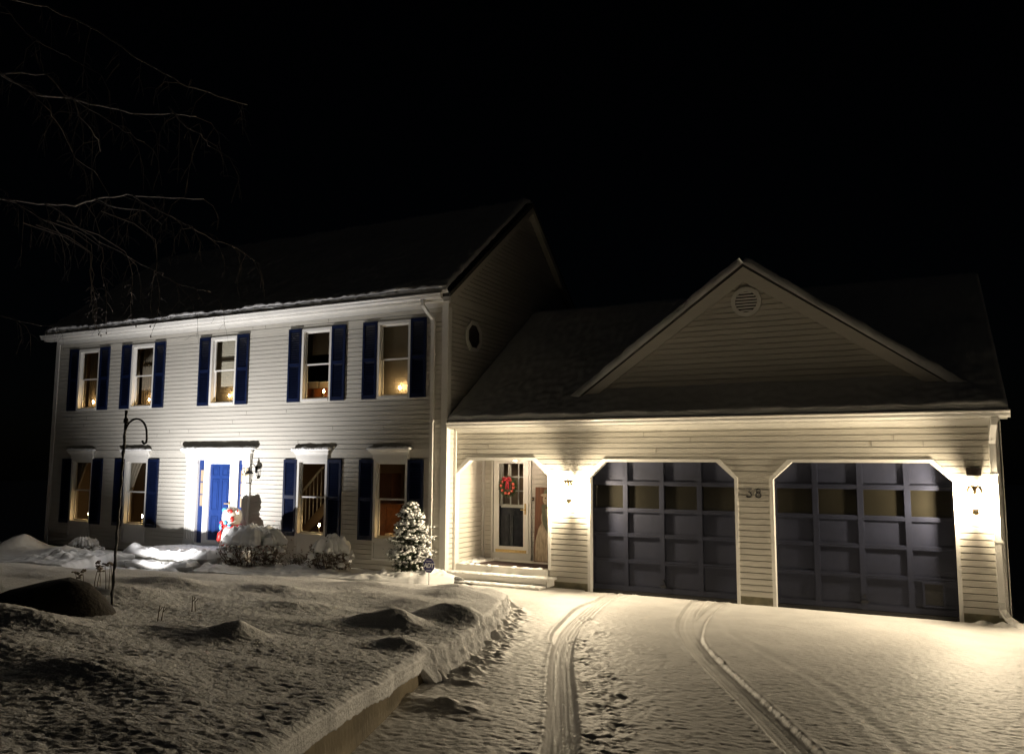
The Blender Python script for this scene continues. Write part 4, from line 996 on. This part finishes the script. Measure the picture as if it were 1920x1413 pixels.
mb = MB(); mb.box(wc[0] - .012, wc[0] + .012, wc[1] + .04, wc[1] + .044, wc[2] + .14, 2.47); mb.build('hanger', 'white_paint', t)

# ------------------------------------------------------------------ snowman board
bx = thing('painted_board', (1.62, 1.42, .312), 'tall brown wooden board painted with a snowman on the porch', 'painted board')
lean = lambda x, d, z: (x, 1.36 + .085 * (z - .312) / 1.54 - d, z)
def plate(mb, poly, d0, d1):
    n = len(poly); vs = [lean(p[0], d1, p[1]) for p in poly] + [lean(p[0], d0, p[1]) for p in poly]
    mb.add(vs, [tuple(range(n)), tuple(range(2 * n - 1, n - 1, -1))] + [(i, i + n, (i + 1) % n + n, (i + 1) % n) for i in range(n)], False)
mb = MB(); x0, x1 = 1.345, 1.92
for k in range(3): w = (x1 - x0) / 3; plate(mb, [(x0 + k * w + .002, .313), (x0 + (k + 1) * w - .002, .313), (x0 + (k + 1) * w - .002, 1.853), (x0 + k * w + .002, 1.853)], 0, .02)
mb.build('plank', 'board_wood', bx)
def ell(cx, cz, rx, rz, n=28, a0=0, a1=360): return [(cx + rx * math.cos(R(a0 + (a1 - a0) * k / n)), cz + rz * math.sin(R(a0 + (a1 - a0) * k / n))) for k in range(n)]
cx = 1.66
mb = MB(); plate(mb, [(1.36, .33), (1.91, .33), (1.90, .75), (1.86, 1.02), (1.78, 1.16), (1.54, 1.16), (1.44, 1.0), (1.38, .75)], .0205, .023)
plate(mb, ell(cx, 1.22, .17, .20), .0232, .0245); plate(mb, ell(cx - .03, 1.60, .105, .115), .0247, .026)
mb.build('snowman', 'board_white', bx)
mb = MB(); plate(mb, ell(cx - .03, 1.69, .16, .035), .0262, .028); mb.build('hat_brim', 'board_white', bx)
mb = MB(); plate(mb, [(cx - .13, 1.70), (cx + .07, 1.70), (cx + .05, 1.80), (cx - .02, 1.835), (cx - .10, 1.80)], .0205, .0275); mb.build('hat', 'board_green', bx)
mb = MB(); plate(mb, [(cx - .15, 1.50), (cx + .10, 1.50), (cx + .09, 1.44), (cx - .13, 1.44)], .0262, .029); plate(mb, [(cx - .16, 1.47), (cx - .08, 1.45), (cx + .0, 1.05), (cx + .10, .88), (cx + .02, .86), (cx - .12, 1.10)], .0292, .031); mb.build('scarf', 'board_green', bx)
mb = MB()
for q in ((cx - .07, 1.63, .014, .018), (cx + .0, 1.63, .014, .018), (cx + .05, 1.33, .02, .028), (cx + .055, 1.2, .02, .028), (cx + .06, 1.06, .02, .028)): plate(mb, ell(*q, n=12), .0312, .033)
for k in range(5): plate(mb, ell(cx - .08 + k * .022, 1.565 - .012 * math.sin(math.pi * k / 4), .007, .008, n=8), .0312, .033)
mb.build('painted_details', 'board_dark', bx)

# ------------------------------------------------------------------ yard sign
sx, sy, sz = .385, -1.2, .455
t = thing('yard_sign', (sx, sy, 0), 'small blue octagonal security sign with white ADT letters by the corner', 'sign')
mb = MB(); op = [(sx + .125 * math.cos(R(22.5 + 45 * k)), sz + .14 * math.sin(R(22.5 + 45 * k))) for k in range(8)]; mb.prism(op, 1, sy - .006, sy + .006); pl = mb.build('sign_face', 'sign_blue', t)
mb = MB(); mb.box(sx - .012, sx + .012, sy + .0065, sy + .02, .0, sz + .05); mb.build('stake', 'sign_white', t)
cu = bpy.data.curves.new('letters', 'FONT'); cu.body = 'ADT'; cu.size = .115; cu.align_x = 'CENTER'; cu.align_y = 'CENTER'; cu.extrude = .0015; cu.offset = .004; cu.shear = .15; cu.space_character = .92
tmp = bpy.data.objects.new('letters', cu); col.objects.link(tmp); bpy.context.view_layer.update()
me = bpy.data.meshes.new_from_object(tmp); bpy.data.objects.remove(tmp); bpy.data.curves.remove(cu)
me.materials.clear(); me.materials.append(M['sign_white']); lt = bpy.data.objects.new('letters', me); col.objects.link(lt); lt.parent = pl
bb = BASE[pl.name]; lt.location = (sx - bb[0], sy - .0085 - bb[1], sz - bb[2] - .005); lt.rotation_euler = (R(90), 0, 0)
mb = MB(); mb.box(sx - .06, sx + .06, sy - .0095, sy - .0065, sz + .075, sz + .085); mb.box(sx - .05, sx + .05, sy - .0095, sy - .0065, sz - .095, sz - .085); mb.build('sign_lines', 'sign_white', pl)

# ------------------------------------------------------------------ holiday figure
fx, fy, fz = -5.42, -.47, .37
t = thing('holiday_figure', (fx, fy, fz), 'white plastic holiday figure with red and blue patches beside front door', 'figure')
mb = MB(); mb.lathe([(.20, 0), (.245, .05), (.27, .2), (.255, .36), (.20, .48), (.165, .54), (.19, .60), (.225, .70), (.22, .80), (.17, .90), (.08, .96), (.01, .975)], (fx, fy, fz), 20)
for s in (-1, 1): mb.blob((fx + s * .19, fy - .02, fz + .86), (.075, .06, .08), 2, .05, 3)
mb.build('body', 'plastic_white', t)
mb = MB(); mb.lathe([(.215, .50), (.235, .53), (.22, .57), (.19, .575)], (fx, fy, fz), 20); mb.tube([(fx - .05, fy - .21, fz + .53), (fx - .09, fy - .26, fz + .38), (fx - .10, fy - .28, fz + .22)], [.04, .05, .045], 8); mb.build('scarf', 'plastic_red', t)
for name_, mat_, lst in (('red_patch', 'plastic_red', ((.19, -.12, .36, .12, .12, .18), (.04, -.24, .14, .07, .06, .07), (.10, -.17, .88, .08, .05, .05), (.20, -.03, .87, .05, .05, .055), (-.19, -.13, .22, .06, .08, .10), (.16, -.16, .70, .05, .05, .07), (-.12, -.19, .62, .05, .04, .04))),
                         ('blue_patch', 'plastic_blue', ((.02, -.21, .63, .05, .04, .06), (-.10, -.22, .40, .06, .05, .05), (-.10, -.12, .90, .08, .06, .06), (-.21, -.10, .52, .05, .06, .10), (.08, -.25, .28, .06, .05, .05), (.13, -.20, .56, .05, .04, .04)))):
    for q, (dx, dy, dz, ax_, ay_, az_) in enumerate(lst):
        mb = MB(); mb.blob((fx + dx, fy + dy, fz + dz), (ax_, ay_, az_), 2, .12, 5 + q); mb.build(name_, mat_, t)
mb = MB()
for s in (-1, 1): mb.blob((fx + s * .07, fy - .20, fz + .76), (.016, .014, .02), 1, 0)
mb.build('eye', 'black_iron', t)

# ------------------------------------------------------------------ shepherd hook
hx, hy = .34, -7.78
t = thing('plant_hook', (hx, hy, .55), 'tall black twisted iron plant hook standing in the snowy lawn', 'plant hook')
lx_ = .04
mb = MB(); N = 40
pts = [(hx + .05 * k / N + .004 * math.sin(k * 1.7), hy + .02 * k / N + .004 * math.cos(k * 1.7), .5 + 2.45 * k / N) for k in range(N + 1)]
mb.tube(pts, [.016 + .004 * math.sin(k * 2.4) for k in range(N + 1)], 6); mb.lathe([(.026, 2.80), (.028, 2.83), (.02, 2.86)], (hx + .048, hy + .02, 0), 8); mb.build('pole', 'black_iron', t)
mb = MB(); arc = []
ax, az = hx + .19, 2.70
for k in range(13): th = math.pi - math.pi * k / 12; arc.append((ax + .145 * math.cos(th), hy + .02 + .06 * k / 12, az + .15 * math.sin(th)))
arc = [(hx + .045, hy + .02, 2.45), (hx + .046, hy + .02, 2.6)] + arc + [(ax + .148, hy + .085, 2.62), (ax + .135, hy + .09, 2.575), (ax + .10, hy + .09, 2.56), (ax + .075, hy + .09, 2.58), (ax + .07, hy + .09, 2.60)]
mb.tube(arc, .012, 6); mb.build('hook', 'black_iron', t)

# ------------------------------------------------------------------ dead stalks
for i, (x, y, h, lb) in enumerate(((-.75, -7.05, .42, 'tallest dead flower stalk with dark seed head beside the hook'), (-1.05, -7.0, .34, 'slanting dead flower stalk behind the dark boulder'), (-1.45, -6.95, .22, 'short dead flower clump left of the slanting stalk'), (1.15, -7.35, .20, 'thin dry weed sprouting right of the hook foot'), (1.5, -8.1, .18, 'thin dry weed between boulder and driveway bank'))):
    z0 = float(lawn_h(np.array([x]), np.array([y]), np.array([4.]))[0]) - .05
    mb = MB()
    for k in range(3 if i < 3 else 2):
        dx = rng.uniform(-.12, .14); hh = h * rng.uniform(.6, 1); p = [(x + dx * q * q + .02 * k, y + .03 * k, z0 + (hh + .05) * q) for q in (0, .35, .7, 1)]
        mb.tube(p, [.006, .005, .004, .003], 5)
        if i < 3:
            for _ in range(7): mb.blob((p[-1][0] + rng.uniform(-.035, .035), p[-1][1] + rng.uniform(-.03, .03), p[-1][2] + rng.uniform(-.02, .02)), (.02, .02, .012), 1, .3, k)
        else: mb.tube([p[2], (p[2][0] + .05, p[2][1], p[2][2] + .05)], .003, 4)
    tag(mb.build('dead_plant', 'leaf_brown', base=(x, y, z0)), lb, 'dead plant', 'dead plants in the snow')

# ------------------------------------------------------------------ shrubs
def shrub(cx, cy, z0, rx, ry, h, label, seed, caps, nst=34, leaves=900, capr=(.16, .24), name='shrub'):
    r = random.Random(seed); t = thing(name, (cx, cy, z0), label, 'shrub', 'snow capped shrubs along the house')
    mb = MB(); tips = []
    for k in range(nst):
        a = r.uniform(0, 2 * math.pi); rr = math.sqrt(r.random()); e = Vector((cx + 1.06 * rx * rr * math.cos(a), cy + 1.06 * ry * rr * math.sin(a), z0 + h * (.90 - .42 * rr * rr) * r.uniform(.55, 1.0)))
        b = Vector((cx + .18 * rx * rr * math.cos(a), cy + .18 * ry * rr * math.sin(a), z0 - .05)); m1 = b.lerp(e, .45) + Vector((rx * .18 * math.cos(a), ry * .18 * math.sin(a), -h * .05)) + Vector((r.uniform(-.05, .05), r.uniform(-.05, .05), 0))
        pts = [b, b.lerp(m1, .5) + Vector((r.uniform(-.03, .03), r.uniform(-.03, .03), 0)), m1, m1.lerp(e, .5) + Vector((r.uniform(-.05, .05), r.uniform(-.05, .05), .02)), e]
        mb.tube(pts, [.014, .011, .009, .006, .003], 5, cap=False)
        for _ in range(5):
            q = m1.lerp(e, r.uniform(-.4, 1)); d = Vector((r.uniform(-1, 1), r.uniform(-1, 1), r.uniform(-.2, .9))).normalized() * r.uniform(.10, .24) * max(rx, .4)
            mb.tube([q, q + d * .5 + Vector((0, 0, .01)), q + d], [.005, .004, .002], 4, cap=False); tips += [q + d, q + d * .6]
        tips.append(e)
    mb.build('branches', 'shrub_twig', t)['kind'] = 'stuff'
    mb = MB()
    for k in range(leaves):
        q = r.choice(tips) + Vector((r.gauss(0, .045), r.gauss(0, .045), r.gauss(0, .045)))
        d = Vector((r.uniform(-1, 1), r.uniform(-1, 1), r.uniform(-.9, .4))).normalized(); s = d.cross(Vector((r.uniform(-1, 1), r.uniform(-1, 1), r.uniform(-1, 1))))
        if s.length < .1: continue
        s = s.normalized() * r.uniform(.008, .016); L_ = r.uniform(.04, .075)
        mb.add([q, q + d * L_ * .4 + s, q + d * L_, q + d * L_ * .4 - s], [(0, 1, 2, 3)], False)
    mb.build('leaves', 'leaf_brown', t)['kind'] = 'stuff'
    mb = MB()
    if caps > 8:                                                        # one puffy, sagging blanket over the crown
        NR, NA = 34, 110
        rr, aa = np.meshgrid(np.linspace(0, 1, NR), np.linspace(0, 2 * math.pi, NA, endpoint=False))
        er = .74 + .42 * fbm(np.cos(aa) * 1.6, np.sin(aa) * 1.6, 1.5, 3, .6, seed=seed * 7)
        X = cx + rx * rr * er * np.cos(aa); Y = cy + ry * rr * er * np.sin(aa)
        f = .78 / capr[1]
        puff = np.abs(pnoise(X * f, Y * f, seed * 13)) * 1.1 + .45 * np.abs(pnoise(X * f * 2.1, Y * f * 2.1, seed * 13 + 1))
        bot = z0 + h * (.80 - .22 * rr ** 2.4) + .05 * pnoise(X * 7, Y * 7, seed + 3)
        top = z0 + h * (.86 - .20 * rr ** 2.4) + capr[1] * (1.45 * puff + .30) * np.sqrt(np.clip(1.02 - rr ** 4, 0, 1)) + .02 * pnoise(X * 14, Y * 14, seed)
        hole = fbm(X, Y, 3.2, 2, .6, seed=seed * 5) ; top = np.where((hole < -.34) & (rr > .3), np.minimum(top, bot - .02), top)
        vs = [(float(X[i, j]), float(Y[i, j]), float(top[i, j])) for j in range(NR) for i in range(NA)] + [(float(X[i, j]) * .97 + cx * .03, float(Y[i, j]) * .97 + cy * .03, float(bot[i, j])) for j in range(NR) for i in range(NA)]
        fs = []; o = NR * NA
        for j in range(NR - 1):
            for i in range(NA):
                k2 = (i + 1) % NA; a_, b_, c_, d_ = j * NA + i, j * NA + k2, (j + 1) * NA + k2, (j + 1) * NA + i
                fs += [(a_, d_, c_, b_), (o + a_, o + b_, o + c_, o + d_)]
        for i in range(NA): k2 = (i + 1) % NA; fs.append(((NR - 1) * NA + i, o + (NR - 1) * NA + i, o + (NR - 1) * NA + k2, (NR - 1) * NA + k2))
        mb.add(vs, fs, True)
    for k in range(10 if caps > 8 else caps):
        a = r.uniform(0, 2 * math.pi); rr = r.uniform(.8, 1.05)
        x, y = cx + rx * rr * math.cos(a), cy + ry * rr * math.sin(a); s = r.uniform(.05, .09)
        mb.blob((x, y, z0 + h * (.90 - .5 * rr * rr) - r.uniform(0, .08)), (s, s * r.uniform(.75, 1), s * r.uniform(.55, .85)), 2, .2, r.randrange(9999))
    for k in range(caps * 9):                                            # small clumps caught lower down
        q = r.choice(tips); s = r.choice((.012, .016, .022, .03, .045)); mb.blob(q + Vector((0, 0, .01)), (s, s, s * .6), 1, .2, r.randrange(9999))
    mb.build('snow_cap', 'snow', t)['kind'] = 'stuff'
shrub(-4.08, -1.15, .10, .92, .55, .92, 'large bare twiggy shrub with thick snow cap beside the front door', 11, 60, 70, 1500, (.09, .16))
shrub(-2.12, -.95, .08, .50, .42, .80, 'round bare shrub with snow cap between two ground floor windows', 12, 30, 46, 1000, (.08, .14))
shrub(-2.92, -.95, .06, .42, .38, .46, 'low dark twiggy shrub left of the round shrub', 13, 6, 34, 700, (.04, .06))
shrub(-10.05, -.85, .10, .50, .38, .30, 'small bushy shrub heaped with snow below the leftmost windows', 14, 34, 26, 500, (.07, .12))
# evergreen
def evergreen(cx, cy, z0, h, r0, label, seed):
    r = random.Random(seed); t = thing('evergreen', (cx, cy, z0), label, 'evergreen')
    mb = MB(); mb.tube([(cx, cy, z0 - .1), (cx + .02, cy, z0 + h * .5), (cx, cy, z0 + h * .95)], [.035, .025, .006], 7); mb.build('trunk', 'bark', t)
    leaf = MB(); sn = MB()
    n = 430
    for k in range(n):
        u = ((k + r.random()) / n) ** 1.08; zz = z0 + h * (.06 + .93 * u)
        prof = r0 * min(1, (1 - u) * 1.9 + .02) ** .75 * (1 - .28 * math.exp(-((u - .36) / .05) ** 2)) * (.86 + .14 * math.sin(u * 31 + 1)) * (1 - .45 * max(0, .16 - u) / .16) + .02
        a = r.uniform(0, 2 * math.pi); L_ = prof * r.uniform(.72, 1.08)
        e = Vector((cx + L_ * math.cos(a), cy + L_ * math.sin(a), zz + L_ * .16)); b = Vector((cx, cy, zz - L_ * .10))
        leaf.tube([b, b.lerp(e, .6) + Vector((0, 0, .03)), e], [.007, .006, .003], 4, cap=False)
        for _ in range(34):
            q = b.lerp(e, r.uniform(.45, 1.04)) + Vector((r.gauss(0, .03), r.gauss(0, .03), r.gauss(0, .025))); d = (Vector((math.cos(a), math.sin(a), .25)) + Vector((r.uniform(-.9, .9), r.uniform(-.9, .9), r.uniform(-.6, .8)))).normalized() * r.uniform(.03, .065)
            s = d.cross(Vector((r.uniform(-1, 1), r.uniform(-1, 1), 1))); s = s.normalized() * .006 if s.length > .001 else Vector((.006, 0, 0))
            leaf.add([q - s, q + s, q + d + s * .2, q + d - s * .2], [(0, 1, 2, 3)], False)
        for _ in range(4 if u > .12 else 1):
            q = b.lerp(e, r.uniform(.75, 1.03)) + Vector((r.gauss(0, .035), r.gauss(0, .035), .012 + r.uniform(0, .02))); s = r.uniform(.013, .032)
            sn.blob(q, (s * r.uniform(.9, 1.4), s * r.uniform(.9, 1.4), s * .7), 1, .25, r.randrange(9999))
        if r.random() < .14 and u > .2: s = r.uniform(.04, .06); sn.blob(e + Vector((0, 0, .015)), (s, s, s * .6), 2, .22, r.randrange(9999))
    leaf.build('foliage', 'leaf_green', t); sn.build('snow_cap', 'snow', t)['kind'] = 'stuff'
evergreen(-.36, -.72, .12, 1.44, .43, 'conical evergreen flecked with snow at the right end of the house', 21)

# ------------------------------------------------------------------ birch tree overhead
tree = thing('birch_tree', (-10.6, -5.6, .2), 'bare drooping tree whose dark branches hang over the left roof', 'tree')
LINES = {
 'a': [(-7.29,-5.20,9.99),(-6.78,-5.05,9.69),(-6.11,-4.90,9.11),(-5.92,-4.75,8.74),(-5.64,-4.60,8.15),(-5.17,-4.45,7.80)],
 'b': [(-8.37,-4.60,10.51),(-7.28,-4.45,9.86),(-6.46,-4.30,9.69),(-5.35,-4.15,9.32),(-4.74,-4.00,9.13),(-3.95,-3.85,9.03),(-3.45,-3.70,8.94)],
 'c': [(-6.10,-5.00,9.81),(-5.76,-4.85,9.38),(-5.07,-4.70,8.98),(-4.54,-4.55,8.60),(-3.96,-4.40,8.26)],
 'd': [(-8.38,-4.40,7.84),(-7.35,-4.25,7.63),(-6.30,-4.10,7.49),(-5.84,-3.95,7.60),(-5.16,-3.80,7.62),(-4.42,-3.65,7.51),(-3.37,-3.50,7.36)],
 'e': [(-5.84,-4.0,7.58),(-5.34,-4.10,7.34),(-4.32,-4.05,7.09),(-3.88,-4.00,6.79)],
 'f': [(-7.0,-4.3,7.55),(-6.62,-4.30,7.40),(-6.11,-4.25,7.05),(-5.55,-4.10,6.66),(-4.86,-3.95,6.32),(-4.19,-3.80,5.95),(-3.68,-3.65,5.67),(-3.06,-3.50,5.52)],
 'g': [(-5.0,-3.8,7.6),(-4.49,-4.0,7.33),(-3.85,-4.05,7.02),(-3.36,-4.00,6.76),(-3.08,-3.95,6.63),(-2.85,-3.80,6.45),(-2.32,-3.65,6.26),(-1.92,-3.50,5.95)],
 'h': [(-8.5,-5.8,11.6),(-6.7,-5.7,11.2),(-5.19,-5.60,10.60),(-3.97,-5.45,9.92),(-2.83,-5.30,9.11),(-2.14,-5.15,8.67),(-1.66,-5.00,8.46),(-.98,-4.8,8.2)],
 'i': [(-8.3,-5.9,11.3),(-6.9,-6.0,11.1),(-5.85,-6.00,10.56),(-5.37,-5.85,10.00),(-4.58,-5.70,9.51),(-4.16,-5.55,9.26)],
 'j': [(-6.0,-4.5,9.5),(-5.65,-4.60,9.04),(-5.32,-4.45,8.64),(-5.35,-4.30,8.36)],
 'k': [(-9.9,-4.4,5.5),(-8.76,-4.00,5.43),(-7.54,-3.85,5.15)],
 'l': [(-7.9,-4.4,7.7),(-7.50,-4.40,7.50),(-6.82,-4.25,7.12),(-6.45,-4.10,6.68)],
 'n': [(-3.6,-4.2,8.95),(-3.08,-4.30,8.48),(-2.55,-4.35,8.14),(-2.34,-4.30,7.91)]}
ROOT = {'a': (-9.6, -5.5, 10.4), 'b': (-10.3, -5.4, 10.0), 'd': (-10.4, -5.4, 7.2), 'h': (-10.3, -5.6, 11.0), 'i': (-10.4, -5.7, 10.6), 'k': (-10.55, -5.5, 5.2), 'c': (-7.3, -5.2, 10.0), 'l': (-8.4, -4.5, 7.84), 'j': (-6.5, -4.35, 9.7)}
trk = [(-10.6, -5.6, -.2), (-10.65, -5.6, 2.5), (-10.5, -5.5, 5), (-10.45, -5.55, 7.5), (-10.3, -5.5, 10), (-10.2, -5.6, 12), (-10.1, -5.6, 14)]
mb = MB(); mb.tube(trk, [.24, .20, .18, .15, .11, .07, .02], 10); mb.build('trunk', 'bark', tree)
tw = MB(); br = random.Random(5); NT = 0
for key, pts in LINES.items():
    P = ([Vector(ROOT[key])] if key in ROOT else []) + [Vector(p) for p in pts]
    big = .026 if key in 'bdh' else .016
    fine = []
    for i in range(len(P) - 1):
        for k in range(4): fine.append(P[i].lerp(P[i + 1], k / 4) + Vector((br.gauss(0, .012), br.gauss(0, .012), br.gauss(0, .012))))
    fine.append(P[-1]); n = len(fine)
    mb = MB(); mb.tube(fine, [big * (1 - .78 * i / (n - 1)) for i in range(n)], 6); mb.build('branch', 'bark', tree)
    for i in range(2, n):
        for _ in range(1 if i % 2 == 0 else 0):
            q = fine[i].lerp(fine[i - 1], br.random()); fwd = (fine[i] - fine[i - 1]).normalized(); L_ = br.uniform(.35, 1.0)
            d = fwd * br.uniform(.2, .9) + Vector((br.uniform(-.6, .6), br.uniform(-.5, .5), br.uniform(-.5, .25)))
            d.normalize(); t1 = q + d * L_ * .45; t2 = t1 + (d * .5 + Vector((0, 0, -.55))) * L_ * .45; t3 = t2 + Vector((d.x * .12, d.y * .1, -.9)) * L_ * .5
            tw.tube([q, t1, t2, t3], [.006, .0045, .0032, .0018], 4, cap=False)
            for b0, b1 in ((t1, t2), (t2, t3)):
                for __ in range(2):
                    p = b0.lerp(b1, br.random()); e = p + Vector((br.uniform(-.22, .22), br.uniform(-.2, .2), br.uniform(-.40, -.05)))
                    tw.tube([p, p.lerp(e, .5) + Vector((0, 0, .03)), e], [.003, .0025, .0016], 3, cap=False)
# drooping twigs that hang in front of the left eave
for (bx_, bz) in ((-7.75, 6.2), (-7.3, 6.1), (-6.95, 6.15), (-6.6, 6.1), (-5.2, 6.1), (-7.1, 6.2)):
    p = Vector((bx_, -2.9 + br.uniform(-.4, .4), bz + .8)); q = p
    pts = [p]
    for k in range(7): q = q + Vector((br.uniform(-.02, .10), br.uniform(-.05, .05), -br.uniform(.17, .30))); pts.append(q)
    top = Vector((bx_ - .6, -3.9, bz + 1.25))
    tw.tube([top, top.lerp(p, .6) + Vector((0, 0, .1))] + pts, [.012, .010] + [.008 - .0007 * k for k in range(8)], 4, cap=False)
    for k in range(3, 8):
        for __ in range(3):
            e = pts[k] + Vector((br.uniform(-.22, .25), br.uniform(-.15, .15), br.uniform(-.28, .05))); tw.tube([pts[k], pts[k].lerp(e, .5) + Vector((0, 0, .03)), e], [.005, .004, .003], 3, cap=False)
            if br.random() < .3: tw.blob(e, (.014, .014, .03), 1, .2, 3)
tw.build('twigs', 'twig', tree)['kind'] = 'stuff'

# ------------------------------------------------------------------ world, moon, camera
w = bpy.data.worlds.new('World'); scene.world = w; w.use_nodes = True; nt = w.node_tree
bg = nt.nodes['Background']; sky = nt.nodes.new('ShaderNodeTexSky'); sky.sky_type = 'NISHITA'; sky.sun_disc = False
sky.sun_elevation = R(35); sky.sun_rotation = R(150); nt.links.new(sky.outputs['Color'], bg.inputs['Color']); bg.inputs['Strength'].default_value = .00012
L = bpy.data.lights.new('moon', 'SUN'); L.energy = .003; L.angle = R(.5); L.color = (1, .95, .88)
lo = bpy.data.objects.new('moon', L); col.objects.link(lo); lo.rotation_euler = (R(55), 0, R(30)); lo.location = (0, -20, 20)
cd = bpy.data.cameras.new('camera'); cam = bpy.data.objects.new('camera', cd); col.objects.link(cam); scene.camera = cam
cd.sensor_fit = 'HORIZONTAL'; cd.sensor_width = 36; cd.lens = 1488.13456 / 1920 * 36; cd.clip_end = 600; cd.clip_start = .05
yaw, pitch, roll = .4693, .10802, .00448
f = Vector((-math.sin(yaw) * math.cos(pitch), math.cos(yaw) * math.cos(pitch), math.sin(pitch))); r_ = Vector((math.cos(yaw), math.sin(yaw), 0)); u = r_.cross(f)
r2 = r_ * math.cos(roll) + u * math.sin(roll); u2 = -r_ * math.sin(roll) + u * math.cos(roll)
m = Matrix((r2, u2, -f)).transposed().to_4x4(); m.translation = Vector((8.58748, -13.98189, 2.35784)); cam.matrix_world = m
vs_ = scene.view_settings; scene.display_settings.display_device = 'sRGB'; vs_.view_transform = 'Standard'; vs_.look = 'None'; vs_.exposure = 0; vs_.gamma = 1; vs_.use_curve_mapping = False
cy = scene.cycles; cy.use_denoising = True; cy.max_bounces = 8; cy.diffuse_bounces = 4; cy.transparent_max_bounces = 16; cy.sample_clamp_indirect = 6; cy.use_light_tree = True; cy.caustics_reflective = False; cy.caustics_refractive = False
